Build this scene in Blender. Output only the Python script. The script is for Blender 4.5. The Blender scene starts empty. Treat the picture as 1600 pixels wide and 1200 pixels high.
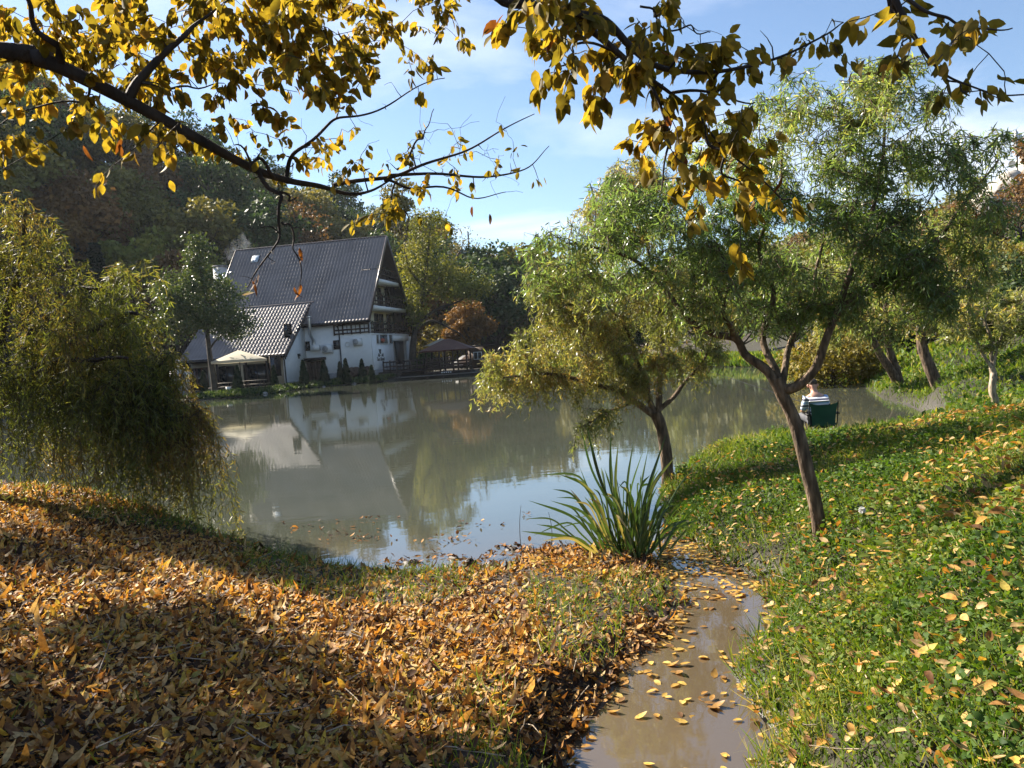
import bpy, math, random
import numpy as np
from mathutils import Vector, Matrix

rng = np.random.default_rng(7)
random.seed(7)
C = bpy.context.scene.collection
R = math.radians
SC = bpy.context.scene

# ---------------------------------------------------------------- camera
CAM = np.array([0.0, 0.0, 2.1])
PITCH, ROLL, FPX = R(2.62), R(4.0), 1200.0
FW = np.array([0, math.cos(PITCH), -math.sin(PITCH)])
R0 = np.array([1.0, 0, 0]); U0 = np.array([0, math.sin(PITCH), math.cos(PITCH)])
CU = math.cos(ROLL) * U0 + math.sin(ROLL) * R0
CR = math.cos(ROLL) * R0 - math.sin(ROLL) * U0
cam_d = bpy.data.cameras.new('camera'); cam = bpy.data.objects.new('camera', cam_d); C.objects.link(cam)
cam_d.sensor_width = 36.0; cam_d.lens = 36.0 * FPX / 1600.0
cam_d.clip_start = 0.05; cam_d.clip_end = 3000
mw = Matrix.Identity(4)
for i in range(3):
    mw[i][0] = CR[i]; mw[i][1] = CU[i]; mw[i][2] = -FW[i]; mw[i][3] = CAM[i]
cam.matrix_world = mw
SC.camera = cam

# ---------------------------------------------------------------- sky, sun, exposure
SUN_EL, SUN_AZ = R(35), R(-52)            # azimuth from +Y towards +X
world = bpy.data.worlds.new('World'); SC.world = world; world.use_nodes = True
wn = world.node_tree.nodes; wl = world.node_tree.links
for n in list(wn): wn.remove(n)
wo = wn.new('ShaderNodeOutputWorld'); bg = wn.new('ShaderNodeBackground')
sky = wn.new('ShaderNodeTexSky'); sky.sky_type = 'NISHITA'; sky.sun_disc = False
sky.sun_elevation = SUN_EL; sky.sun_rotation = SUN_AZ
sky.air_density = 1.0; sky.dust_density = 0.3; sky.ozone_density = 3.0
bg.inputs['Strength'].default_value = 0.053
wl.new(bg.outputs[0], wo.inputs['Surface'])
tc = wn.new('ShaderNodeTexCoord')
sep = wn.new('ShaderNodeSeparateXYZ'); wl.new(tc.outputs['Generated'], sep.inputs[0])
mx = wn.new('ShaderNodeMath'); mx.operation = 'MAXIMUM'; mx.inputs[1].default_value = 0.0; wl.new(sep.outputs['Z'], mx.inputs[0])
ad = wn.new('ShaderNodeMath'); ad.operation = 'ADD'; ad.inputs[1].default_value = 0.12; wl.new(mx.outputs[0], ad.inputs[0])
dx = wn.new('ShaderNodeMath'); dx.operation = 'DIVIDE'; wl.new(sep.outputs['X'], dx.inputs[0]); wl.new(ad.outputs[0], dx.inputs[1])
dy = wn.new('ShaderNodeMath'); dy.operation = 'DIVIDE'; wl.new(sep.outputs['Y'], dy.inputs[0]); wl.new(ad.outputs[0], dy.inputs[1])
cb = wn.new('ShaderNodeCombineXYZ'); wl.new(dx.outputs[0], cb.inputs[0]); wl.new(dy.outputs[0], cb.inputs[1])
cb.inputs[2].default_value = 3.7
cn = wn.new('ShaderNodeTexNoise'); cn.inputs['Scale'].default_value = 0.85; cn.inputs['Detail'].default_value = 9
cn.inputs['Roughness'].default_value = 0.55; cn.inputs['Distortion'].default_value = 0.5
wl.new(cb.outputs[0], cn.inputs['Vector'])
cr = wn.new('ShaderNodeValToRGB'); cr.color_ramp.elements[0].position = 0.51; cr.color_ramp.elements[1].position = 0.82
cr.color_ramp.elements[0].color = (0, 0, 0, 1); cr.color_ramp.elements[1].color = (0.75, 0.75, 0.75, 1)
lo = wn.new('ShaderNodeMapRange'); wl.new(sep.outputs['Z'], lo.inputs[0]); lo.inputs[1].default_value = 0.02; lo.inputs[2].default_value = 0.42; lo.inputs[3].default_value = 0.07; lo.inputs[4].default_value = -0.01
ca = wn.new('ShaderNodeMath'); ca.operation = 'ADD'; wl.new(cn.outputs['Fac'], ca.inputs[0]); wl.new(lo.outputs[0], ca.inputs[1])   # thicker cloud veil low in the sky, all round
wl.new(ca.outputs[0], cr.inputs[0])
cm = wn.new('ShaderNodeMix'); cm.data_type = 'RGBA'
wl.new(cr.outputs[0], cm.inputs['Factor']); wl.new(sky.outputs[0], cm.inputs['A'])
cm.inputs['B'].default_value = (8.2, 8.4, 9.0, 1)
wl.new(cm.outputs['Result'], bg.inputs['Color'])

sun_d = bpy.data.lights.new('sun', 'SUN'); sun_d.energy = 5.0; sun_d.angle = R(0.53); sun_d.color = (1.0, 0.90, 0.76)
sun = bpy.data.objects.new('sun', sun_d); C.objects.link(sun)
SDIR = Vector((math.sin(SUN_AZ) * math.cos(SUN_EL), math.cos(SUN_AZ) * math.cos(SUN_EL), math.sin(SUN_EL)))
sun.rotation_euler = SDIR.to_track_quat('Z', 'Y').to_euler()
SC.view_settings.view_transform = 'Standard'; SC.view_settings.look = 'None'
SC.view_settings.exposure = 1.85; SC.view_settings.gamma = 1.0; SC.view_settings.use_curve_mapping = False
SC.cycles.max_bounces = 10; SC.cycles.diffuse_bounces = 6; SC.cycles.transmission_bounces = 6
SC.cycles.volume_bounces = 1; SC.cycles.caustics_reflective = False; SC.cycles.caustics_refractive = False

# ---------------------------------------------------------------- pixel helpers (photograph 1600x1200 -> world)
def ray(px, py):
    return (px - 800) / FPX * CR + (600 - py) / FPX * CU + FW
def at(px, py, Y):
    r = ray(px, py); return CAM + r * (Y / r[1])
def gp(px, py, z=0.0):
    r = ray(px, py); return CAM + r * ((z - CAM[2]) / r[2])

# ---------------------------------------------------------------- mesh helpers
def mesh(name, V, F, rnd=None, smooth=False, mats=None):
    V = np.asarray(V, dtype=np.float32); me = bpy.data.meshes.new(name)
    if isinstance(F, np.ndarray): Fs = [F]
    else: Fs = F
    tot = [np.asarray(f, dtype=np.int32) for f in Fs if len(f)]
    me.vertices.add(len(V)); me.vertices.foreach_set('co', V.ravel())
    flat = np.concatenate([f.ravel() for f in tot]); sizes = np.concatenate([np.full(len(f), f.shape[1], np.int32) for f in tot])
    me.loops.add(len(flat)); me.loops.foreach_set('vertex_index', flat)
    starts = np.concatenate([[0], np.cumsum(sizes)[:-1]]).astype(np.int32)
    me.polygons.add(len(sizes)); me.polygons.foreach_set('loop_start', starts); me.polygons.foreach_set('loop_total', sizes)
    if smooth: me.polygons.foreach_set('use_smooth', np.ones(len(sizes), dtype=bool))
    if rnd is not None:
        a = me.attributes.new('rnd', 'FLOAT', 'POINT'); a.data.foreach_set('value', np.asarray(rnd, dtype=np.float32))
    me.update(calc_edges=True); me.validate()
    return me
def link(name, me, mat=None, parent=None, loc=None):
    o = bpy.data.objects.new(name, me); C.objects.link(o)
    if mat is not None and len(me.materials) == 0: me.materials.append(mat)
    if parent is not None: o.parent = parent
    if loc is not None: o.location = loc
    return o
def tag(o, label=None, cat=None, group=None, kind=None):
    if label: o['label'] = label
    if cat: o['category'] = cat
    if group: o['group'] = group
    if kind: o['kind'] = kind
    return o
def empty(name, loc=(0, 0, 0), rz=0.0):
    o = bpy.data.objects.new(name, None); C.objects.link(o); o.location = loc; o.rotation_euler = (0, 0, rz)
    o.empty_display_size = 0.2; return o
def copy_tree(o, parent=None):
    c = o.copy(); C.objects.link(c)
    if parent is not None: c.parent = parent
    for ch in o.children: copy_tree(ch, c)
    return c

class MB:
    """collects shapes into one mesh"""
    def __init__(s): s.V = []; s.Q = []; s.T = []; s.r = []; s.n = 0
    def add(s, V, F, rnd=0.5):
        V = np.asarray(V, float); F = np.asarray(F, int)
        s.V.append(V); s.r.append(np.broadcast_to(np.asarray(rnd, float), (len(V),)))
        (s.Q if F.shape[1] == 4 else s.T).append(F + s.n); s.n += len(V); return s
    def box(s, x0, x1, y0, y1, z0, z1):
        V = [(x0, y0, z0), (x1, y0, z0), (x1, y1, z0), (x0, y1, z0), (x0, y0, z1), (x1, y0, z1), (x1, y1, z1), (x0, y1, z1)]
        return s.add(V, [(0, 3, 2, 1), (4, 5, 6, 7), (0, 1, 5, 4), (1, 2, 6, 5), (2, 3, 7, 6), (3, 0, 4, 7)])
    def bar(s, a, b, w, h=None, roll=0.0):
        h = h or w; a = np.array(a, float); b = np.array(b, float); d = b - a; d /= np.linalg.norm(d)
        up = np.array([0, 0, 1.0]) if abs(d[2]) < .95 else np.array([1.0, 0, 0])
        x = np.cross(d, up); x /= np.linalg.norm(x); y = np.cross(x, d)
        o = [(-w / 2, -h / 2), (w / 2, -h / 2), (w / 2, h / 2), (-w / 2, h / 2)]
        V = [a + x * p + y * q for p, q in o] + [b + x * p + y * q for p, q in o]
        return s.add(V, [(0, 3, 2, 1), (4, 5, 6, 7), (0, 1, 5, 4), (1, 2, 6, 5), (2, 3, 7, 6), (3, 0, 4, 7)])
    def tube(s, pts, rad, sides=7, rnd=0.5, cap=True):
        pts = np.asarray(pts, float); n = len(pts); rad = np.broadcast_to(np.asarray(rad, float), (n,))
        t = np.gradient(pts, axis=0); t /= np.linalg.norm(t, axis=1)[:, None] + 1e-9
        x = np.zeros_like(t); ref = np.array([0.31, 0.77, 0.55]) if abs(t[0] @ np.array([.31, .77, .55])) < .9 else np.array([1.0, 0, 0])
        for i in range(n):
            v = ref - t[i] * (ref @ t[i]); v /= np.linalg.norm(v) + 1e-9; x[i] = v; ref = v
        y = np.cross(t, x); a = np.arange(sides) / sides * 2 * np.pi
        V = (pts[:, None] + rad[:, None, None] * (np.cos(a)[None, :, None] * x[:, None] + np.sin(a)[None, :, None] * y[:, None])).reshape(-1, 3)
        i = np.arange(n - 1)[:, None] * sides; j = np.arange(sides)[None]; k = (j + 1) % sides
        F = np.stack([i + j, i + k, i + k + sides, i + j + sides], -1).reshape(-1, 4)
        s.add(V, F, rnd)
        if cap:
            for e, base in ((0, 0), (1, (n - 1) * sides)):
                ce = pts[0] if e == 0 else pts[-1]
                VV = np.vstack([V[base:base + sides], ce[None]])
                FF = [((q, (q + 1) % sides, sides) if e else ((q + 1) % sides, q, sides)) for q in range(sides)]
                s.add(VV, np.array(FF), rnd)
        return s
    def lathe(s, prof, c=(0, 0, 0), sides=12):
        a = np.arange(sides) / sides * 2 * np.pi; prof = np.array(prof, float)
        V = np.stack([c[0] + prof[:, 0:1] * np.cos(a), c[1] + prof[:, 0:1] * np.sin(a), c[2] + np.repeat(prof[:, 1:2], sides, 1)], -1).reshape(-1, 3)
        n = len(prof); i = np.arange(n - 1)[:, None] * sides; j = np.arange(sides)[None]; k = (j + 1) % sides
        return s.add(V, np.stack([i + j, i + k, i + k + sides, i + j + sides], -1).reshape(-1, 4))
    def build(s, name, mat, parent=None, smooth=False, loc=None):
        F = []
        if s.Q: F.append(np.vstack(s.Q))
        if s.T: F.append(np.vstack(s.T))
        me = mesh(name, np.vstack(s.V), F, np.concatenate(s.r), smooth)
        return link(name, me, mat, parent, loc)

def catmull(P, n=6):
    P = np.asarray(P, float)
    if len(P) < 3:
        t = np.linspace(0, 1, n + 1)[:, None]; return P[0] * (1 - t) + P[-1] * t
    Q = np.vstack([2 * P[0] - P[1], P, 2 * P[-1] - P[-2]]); out = []
    for i in range(1, len(Q) - 2):
        p0, p1, p2, p3 = Q[i - 1:i + 3]
        for t in np.arange(n) / n:
            out.append(.5 * (2 * p1 + (p2 - p0) * t + (2 * p0 - 5 * p1 + 4 * p2 - p3) * t * t + (3 * p1 - p0 - 3 * p2 + p3) * t ** 3))
    out.append(P[-1]); return np.array(out)
def nrm(v): return v / (np.linalg.norm(v, axis=-1, keepdims=True) + 1e-9)
def smooth(a, b, x): t = np.clip((x - a) / (b - a), 0, 1); return t * t * (3 - 2 * t)
def vnoise(x, y, s, seed=0):
    """cheap smooth 2-D value noise"""
    x = np.asarray(x) * s + 131.7 + seed * 17.3; y = np.asarray(y) * s + 57.1 + seed * 9.1
    xi = np.floor(x).astype(np.int64); yi = np.floor(y).astype(np.int64); fx = x - xi; fy = y - yi
    def h(a, b):
        v = (a * 374761393 + b * 668265263 + seed * 144269) & 0x7fffffff; v = ((v ^ (v >> 13)) * 1274126177) & 0x7fffffff
        return (v ^ (v >> 16)) / 0x7fffffff
    u = fx * fx * (3 - 2 * fx); w = fy * fy * (3 - 2 * fy)
    return (h(xi, yi) * (1 - u) + h(xi + 1, yi) * u) * (1 - w) + (h(xi, yi + 1) * (1 - u) + h(xi + 1, yi + 1) * u) * w

# leaf templates: x along the blade 0..1, y half width +-0.5, z fold
def leaf_tpl(ts, ws, fold=0.12, serr=0.0):
    V = [(0, 0, 0)]; n = len(ts)
    for i, (t, w) in enumerate(zip(ts, ws)):
        w2 = w * (1 + serr * (1 if i % 2 else -1)); V += [(t, w2, fold * w / .5), (t, 0, 0), (t, -w2, fold * w / .5)]
    V.append((1, 0, 0)); F = [(0, 2, 1), (0, 3, 2)]
    for i in range(n - 1):
        a = 1 + 3 * i; b = a + 3
        F += [(a, a + 1, b + 1), (a, b + 1, b), (a + 1, a + 2, b + 2), (a + 1, b + 2, b + 1)]
    a = 1 + 3 * (n - 1); F += [(a, a + 1, len(V) - 1), (a + 1, a + 2, len(V) - 1)]
    return np.array(V, float), np.array(F)
T_WILLOW = (np.array([(0, 0, 0), (.3, .5, .1), (.3, -.5, .1), (.68, .38, .08), (.68, -.38, .08), (1, 0, 0)], float),
            np.array([(0, 2, 1), (1, 2, 4), (1, 4, 3), (3, 4, 5)]))
T_BROAD = leaf_tpl([.22, .52, .8], [.37, .5, .3], .16)
T_BIG = leaf_tpl([.1, .22, .36, .5, .64, .78, .9], [.26, .42, .5, .5, .43, .3, .15], .08, .05)
T_DIAMOND = (np.array([(0, 0, 0), (.5, .5, .12), (.5, -.5, .12), (1, 0, 0)], float), np.array([(0, 2, 1), (1, 2, 3)]))
T_BLADE = (np.array([(0, .5, 0), (0, -.5, 0), (.45, .42, 0), (.45, -.42, 0), (.8, .25, 0), (.8, -.25, 0), (1, 0, 0)], float),
           np.array([(0, 1, 3), (0, 3, 2), (2, 3, 5), (2, 5, 4), (4, 5, 6)]))
def scatter(T, P, X, N, L, W, curl, rnd):
    TV, TF = T; n = len(P); X = nrm(np.asarray(X, float)); N = np.asarray(N, float); Y = nrm(np.cross(N, X)); N = np.cross(X, Y)
    L = np.broadcast_to(L, (n,)); W = np.broadcast_to(W, (n,)); curl = np.broadcast_to(curl, (n,))
    tx = TV[:, 0][None, :, None]; ty = TV[:, 1][None, :, None]; tz = TV[:, 2][None, :, None]
    Lc = L[:, None, None]; Wc = W[:, None, None]; cc = curl[:, None, None]
    V = P[:, None] + X[:, None] * tx * Lc + Y[:, None] * ty * Wc + N[:, None] * (tz * Wc + cc * (tx ** 2 - .25 * tx) * Lc)
    k = len(TV); F = (np.arange(n) * k)[:, None, None] + TF[None]
    return V.reshape(-1, 3), F.reshape(-1, 3), np.repeat(np.broadcast_to(rnd, (n,)), k)
def leaves_obj(name, T, P, X, N, L, W, curl, rnd, mat, parent=None):
    V, F, r = scatter(T, P, X, N, L, W, curl, rnd)
    return link(name, mesh(name, V, F, r), mat, parent)
def rdir(n): return nrm(rng.normal(size=(n, 3)))

# ---------------------------------------------------------------- materials
def new_mat(name):
    m = bpy.data.materials.new(name); m.use_nodes = True; nt = m.node_tree
    b = nt.nodes['Principled BSDF']; return m, nt, b
def ramp(nt, stops, src):
    r = nt.nodes.new('ShaderNodeValToRGB'); el = r.color_ramp.elements
    while len(el) < len(stops): el.new(0.5)
    for e, (p, c) in zip(el, stops): e.position = p; e.color = (*c, 1)
    nt.links.new(src, r.inputs[0]); return r
def leaf_mat(name, stops, trans=0.4, rough=0.5, tint=(1.25, 1.1, .6), spec=0.35, noise=0.0):
    m, nt, b = new_mat(name)
    a = nt.nodes.new('ShaderNodeAttribute'); a.attribute_name = 'rnd'
    src = a.outputs['Fac']
    r = ramp(nt, stops, src); col = r.outputs[0]
    if noise:
        tx = nt.nodes.new('ShaderNodeTexNoise'); tx.inputs['Scale'].default_value = noise; tx.inputs['Detail'].default_value = 3
        g = nt.nodes.new('ShaderNodeNewGeometry'); nt.links.new(g.outputs['Position'], tx.inputs['Vector'])
        rr = ramp(nt, [(.3, (.62, .55, .5)), (.65, (1.1, 1.08, 1.0))], tx.outputs['Fac'])
        mm = nt.nodes.new('ShaderNodeMix'); mm.data_type = 'RGBA'; mm.blend_type = 'MULTIPLY'; mm.inputs['Factor'].default_value = 1
        nt.links.new(col, mm.inputs['A']); nt.links.new(rr.outputs[0], mm.inputs['B']); col = mm.outputs['Result']
    nt.links.new(col, b.inputs['Base Color']); b.inputs['Roughness'].default_value = rough
    b.inputs['Specular IOR Level'].default_value = spec
    t = nt.nodes.new('ShaderNodeBsdfTranslucent'); ms = nt.nodes.new('ShaderNodeMixShader'); ms.inputs[0].default_value = trans
    mt = nt.nodes.new('ShaderNodeMix'); mt.data_type = 'RGBA'; mt.blend_type = 'MULTIPLY'; mt.inputs['Factor'].default_value = 1
    nt.links.new(col, mt.inputs['A']); mt.inputs['B'].default_value = (*tint, 1); nt.links.new(mt.outputs['Result'], t.inputs['Color'])
    nt.links.new(b.outputs[0], ms.inputs[1]); nt.links.new(t.outputs[0], ms.inputs[2])
    nt.links.new(ms.outputs[0], nt.nodes['Material Output'].inputs['Surface']); return m
def surf_mat(name, stops, scale=5.0, rough=0.7, bump=0.0, bscale=None, stretch=(1, 1, 1), spec=0.4, metal=0.0, detail=6):
    m, nt, b = new_mat(name)
    c = nt.nodes.new('ShaderNodeTexCoord'); mp = nt.nodes.new('ShaderNodeMapping'); mp.inputs['Scale'].default_value = stretch
    nt.links.new(c.outputs['Object'], mp.inputs[0])
    t = nt.nodes.new('ShaderNodeTexNoise'); t.inputs['Scale'].default_value = scale; t.inputs['Detail'].default_value = detail
    nt.links.new(mp.outputs[0], t.inputs['Vector'])
    n = len(stops); r = ramp(nt, [(0.3 + 0.4 * i / max(1, n - 1), s) for i, s in enumerate(stops)], t.outputs['Fac'])
    nt.links.new(r.outputs[0], b.inputs['Base Color']); b.inputs['Roughness'].default_value = rough
    b.inputs['Specular IOR Level'].default_value = spec; b.inputs['Metallic'].default_value = metal
    if bump:
        t2 = nt.nodes.new('ShaderNodeTexNoise'); t2.inputs['Scale'].default_value = bscale or scale * 2; t2.inputs['Detail'].default_value = 5
        nt.links.new(mp.outputs[0], t2.inputs['Vector'])
        bp = nt.nodes.new('ShaderNodeBump'); bp.inputs['Strength'].default_value = bump; bp.inputs['Distance'].default_value = 0.02
        nt.links.new(t2.outputs['Fac'], bp.inputs['Height']); nt.links.new(bp.outputs[0], b.inputs['Normal'])
    return m
M = {}
M['bark_dark'] = surf_mat('bark_dark', [(.012, .009, .007), (.035, .026, .02), (.06, .045, .034)], 14, .85, .8, 40, (1, 1, .35))
M['bark_willow'] = surf_mat('bark_willow', [(.035, .023, .015), (.11, .075, .047), (.25, .18, .12)], 22, .88, 1.0, 55, (1, 1, .26))
M['bark_pale'] = surf_mat('bark_pale', [(.12, .09, .06), (.3, .24, .17), (.42, .35, .26)], 16, .8, .6, 40, (1, 1, .3))
M['bark_far'] = surf_mat('bark_far', [(.03, .024, .018), (.09, .07, .05)], 3, .9)
M['willow_leaf'] = leaf_mat('willow_leaf', [(0, (.12, .15, .045)), (.35, (.20, .23, .075)), (.62, (.29, .285, .095)), (.85, (.38, .32, .11)), (1, (.36, .23, .09))], .5, .36, (1.3, 1.25, .6), .5)
M['willow_green'] = leaf_mat('willow_green', [(0, (.10, .145, .055)), (.4, (.165, .225, .085)), (.75, (.25, .29, .105)), (1, (.36, .31, .11))], .5, .34, (1.2, 1.35, .6), .5)
M['willow_left'] = leaf_mat('willow_left', [(0, (.085, .11, .032)), (.4, (.16, .175, .045)), (.7, (.23, .195, .055)), (1, (.20, .12, .048))], .48, .5, (1.25, 1.25, .5), .25)
M['golden_leaf'] = leaf_mat('golden_leaf', [(0, (.10, .095, .02)), (.35, (.21, .175, .032)), (.7, (.38, .29, .05)), (.92, (.42, .27, .055)), (1, (.14, .055, .02))], .55, .6, (1.4, 1.25, .5), .15, 40)
M['litter_leaf'] = leaf_mat('litter_leaf', [(0, (.028, .016, .010)), (.18, (.075, .040, .02)), (.32, (.20, .10, .042)), (.46, (.41, .22, .075)), (.62, (.55, .31, .075)), (.75, (.60, .45, .23)), (.85, (.45, .33, .17)), (.94, (.62, .44, .07)), (1, (.32, .29, .08))], .3, .62, (1.4, 1.1, .5), .22, 60)
M['float_leaf'] = leaf_mat('float_leaf', [(0, (.14, .075, .03)), (.2, (.36, .20, .05)), (.5, (.52, .33, .07)), (.8, (.62, .44, .11)), (1, (.66, .52, .22))], .2, .4, (1.4, 1.1, .5), .5, 50)
M['herb_leaf'] = leaf_mat('herb_leaf', [(0, (.025, .058, .011)), (.35, (.06, .115, .018)), (.65, (.11, .165, .026)), (.86, (.19, .20, .04)), (1, (.36, .24, .07))], .4, .6, (1.3, 1.35, .4), .2)
M['grass_blade'] = leaf_mat('grass_blade', [(0, (.05, .105, .016)), (.5, (.115, .185, .026)), (.85, (.22, .24, .045)), (1, (.42, .33, .14))], .38, .55, (1.3, 1.3, .45), .2)
M['iris_leaf'] = leaf_mat('iris_leaf', [(0, (.025, .055, .017)), (.5, (.045, .09, .024)), (.85, (.085, .13, .035)), (.93, (.34, .30, .13)), (1, (.42, .30, .13))], .25, .4, (1.3, 1.3, .5), .5)
M['tree_dark'] = leaf_mat('tree_dark', [(0, (.02, .042, .013)), (.5, (.05, .085, .024)), (1, (.13, .155, .042))], .25, .6, (1.2, 1.2, .6), .25)
M['tree_olive'] = leaf_mat('tree_olive', [(0, (.06, .072, .018)), (.5, (.15, .15, .034)), (1, (.29, .25, .06))], .28, .6, (1.3, 1.1, .5), .25)
M['tree_lime'] = leaf_mat('tree_lime', [(0, (.08, .10, .022)), (.5, (.17, .19, .035)), (1, (.30, .27, .055))], .3, .6, (1.3, 1.2, .5), .25)
M['tree_brown'] = leaf_mat('tree_brown', [(0, (.065, .04, .016)), (.5, (.17, .095, .032)), (1, (.28, .15, .045))], .28, .6, (1.3, 1.1, .5), .25)
M['tree_orange'] = leaf_mat('tree_orange', [(0, (.08, .05, .018)), (.5, (.18, .10, .03)), (.85, (.25, .15, .045)), (1, (.10, .11, .03))], .32, .6, (1.3, 1.1, .5), .25)
M['tree_gold'] = leaf_mat('tree_gold', [(0, (.10, .09, .02)), (.5, (.19, .16, .03)), (1, (.32, .24, .05))], .32, .6, (1.3, 1.2, .5), .25)
M['conifer'] = leaf_mat('conifer', [(0, (.008, .017, .009)), (.6, (.017, .032, .014)), (1, (.03, .05, .018))], .12, .65, (1.1, 1.1, .6), .2)
# ---------------------------------------------------------------- shorelines (from the photograph, on the water level z = 0)
def g2(lst): return [tuple(gp(px, py)[:2]) for px, py in lst]
far_shore = g2([(290, 628), (330, 624), (380, 620), (450, 611), (520, 603), (600, 596), (680, 590), (730, 587), (800, 581), (900, 576), (1000, 573), (1100, 573), (1200, 574), (1300, 578)])
right_shore = g2([(1347, 603), (1357, 613), (1383, 623), (1417, 633), (1453, 650)])
mound_shore = [(7.6, 13.5), (6.6, 13.3), (5.9, 13.9), (5.2, 14.0), (4.4, 13.4), (3.6, 12.5), (2.9, 11.9), (2.35, 11.35), (2.02, 10.9)] + g2([(1030, 765), (1038, 800), (1042, 840)])
near_shore = g2([(1020, 856), (990, 852), (950, 855), (900, 858), (820, 864), (790, 885), (740, 890), (700, 888), (640, 893), (590, 889), (540, 886), (440, 873)])
left_shore = [(-3.5, 8.95), (-5.0, 10.1), (-6.4, 11.2), (-9, 13.2), (-14, 17), (-24, 26), (-31, 42), (-31, 52)]
LAKE = np.array(far_shore + right_shore + mound_shore + near_shore + left_shore)
st_left = g2([(1010, 845), (1005, 866), (1018, 886), (1048, 905), (1066, 920), (1070, 937), (1062, 958), (1031, 990), (981, 1025), (946, 1077), (917, 1121), (879, 1180)])
st_right = g2([(1171, 1194), (1185, 1156), (1194, 1112), (1174, 1077), (1155, 1054), (1180, 1019), (1200, 981), (1203, 946), (1191, 917), (1150, 890), (1109, 871), (1081, 852), (1052, 838)])
STREAM = np.array(st_left + [(.22, 3.0), (.18, 2.0), (.1, .9), (.3, -.6), (.7, -.5), (.75, .9), (.92, 2.0), (1.08, 3.0)] + st_right)

def psd(poly, x, y):
    """signed distance to a polygon, negative inside"""
    P = np.stack([x, y], -1); d2 = np.full(len(P), 1e18); ins = np.zeros(len(P), bool); n = len(poly)
    for i in range(n):
        a = poly[i]; b = poly[(i + 1) % n]; e = b - a; w = P - a
        t = np.clip((w @ e) / (e @ e + 1e-12), 0, 1); q = w - t[:, None] * e; d2 = np.minimum(d2, (q ** 2).sum(1))
        c = ((a[1] <= P[:, 1]) & (b[1] > P[:, 1])) | ((b[1] <= P[:, 1]) & (a[1] > P[:, 1]))
        xx = a[0] + (P[:, 1] - a[1]) / (b[1] - a[1] + 1e-12) * e[0]; ins ^= c & (P[:, 0] < xx)
    d = np.sqrt(d2); return np.where(ins, -d, d)
def edge_noise(x, y):
    return (vnoise(x, y, 2.3, 1) - .5) * .16 + (vnoise(x, y, 7.0, 2) - .5) * .07
def water_sd(x, y):
    x = np.asarray(x, float); y = np.asarray(y, float)
    k = np.clip(1.0 - (np.hypot(x, y) - 14) / 10, 0, 1)
    return np.minimum(psd(LAKE, x, y), psd(STREAM, x, y)) + edge_noise(x, y) * k

ctrl = [(0, 770, .72), (100, 795, .62), (200, 825, .48), (300, 848, .34), (380, 862, .2), (0, 900, .74), (0, 1050, .70), (0, 1200, .66), (200, 1000, .56), (200, 1200, .54),
        (400, 950, .36), (400, 1100, .42), (500, 900, .14), (600, 940, .16), (600, 1050, .28), (600, 1200, .40), (750, 935, .07), (750, 1050, .2), (750, 1200, .32),
        (850, 900, .07), (850, 1000, .13), (850, 1100, .2), (900, 1050, .15), (950, 920, .08), (950, 980, .1), (880, 875, .06), (860, 1160, .22),
        (1230, 1000, .16), (1230, 1120, .2), (1250, 900, .22), (1282, 858, .33), (1300, 1200, .36), (1400, 1100, .5), (1600, 1200, .74), (1600, 1000, .9), (1600, 850, 1.0), (1600, 720, .96), (1600, 657, .88),
        (1450, 1000, .58), (1450, 850, .66), (1450, 750, .66), (1433, 677, .6), (1517, 657, .75), (1350, 750, .5), (1367, 692, .42), (1307, 686, .42), (1233, 684, .42), (1167, 692, .38), (1100, 718, .29), (1068, 742, .17), (1060, 765, .1),
        (1100, 840, .08), (1150, 870, .12), (1150, 800, .26), (1220, 790, .36), (1100, 790, .16),
        (1500, 640, .42), (1557, 641, .48), (1600, 600, .62), (1600, 560, .92), (1600, 540, 1.08), (1470, 613, .36), (1400, 599, .3), (1450, 560, .8), (1520, 590, .75), (1380, 575, .3)]
cp = [tuple(gp(px, py, z)[:2]) + (z,) for px, py, z in ctrl]
cp += [(0, 0, .46), (-3, 0, .72), (-6, 3, .85), (-9, 7, .95), (-12, 12, .9), (3.2, 1, .75), (4.5, 3, 1.0), (8, 5, 1.2), (10, 9, .8), (12, 14, .7), (6.6, 9.8, .62), (7.4, 11.3, .48), (8.6, 12.8, .42), (0, -4, .6), (-5, -4, .9), (5, -4, 1.1),
       (-8, 10.2, .7), (5.2, 13.3, .06), (6.4, 11.6, .5), (9, 11, .55), (16, 20, 2.6), (17, 28, 3.2), (10, 30, .8), (-10, 20, .2), (0, 20, .05), (4, 20, .05), (0, 14, .05), (-4, 14, .05)]
cp = np.array(cp, float)
def tps_k(r2): return .5 * r2 * np.log(r2 + 1e-9)
_n = len(cp); _A = np.zeros((_n + 3, _n + 3))
_A[:_n, :_n] = tps_k(((cp[:, None, :2] - cp[None, :, :2]) ** 2).sum(-1)) + np.eye(_n) * .02
_A[:_n, _n] = 1; _A[:_n, _n + 1:] = cp[:, :2]; _A[_n, :_n] = 1; _A[_n + 1:, :_n] = cp[:, :2].T
_w = np.linalg.solve(_A, np.concatenate([cp[:, 2], [0, 0, 0]]))
def tps(x, y):
    out = np.empty(len(x))
    for s in range(0, len(x), 20000):
        P = np.stack([x[s:s + 20000], y[s:s + 20000]], -1)
        out[s:s + 20000] = tps_k(((P[:, None] - cp[None, :, :2]) ** 2).sum(-1)) @ _w[:_n] + _w[_n] + P @ _w[_n + 1:]
    return out
TH = np.arctan([-1.2, -.67, -.458, -.3, -.15, -.033, .02, .1, .3, .5, .7, 1.0])
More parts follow.
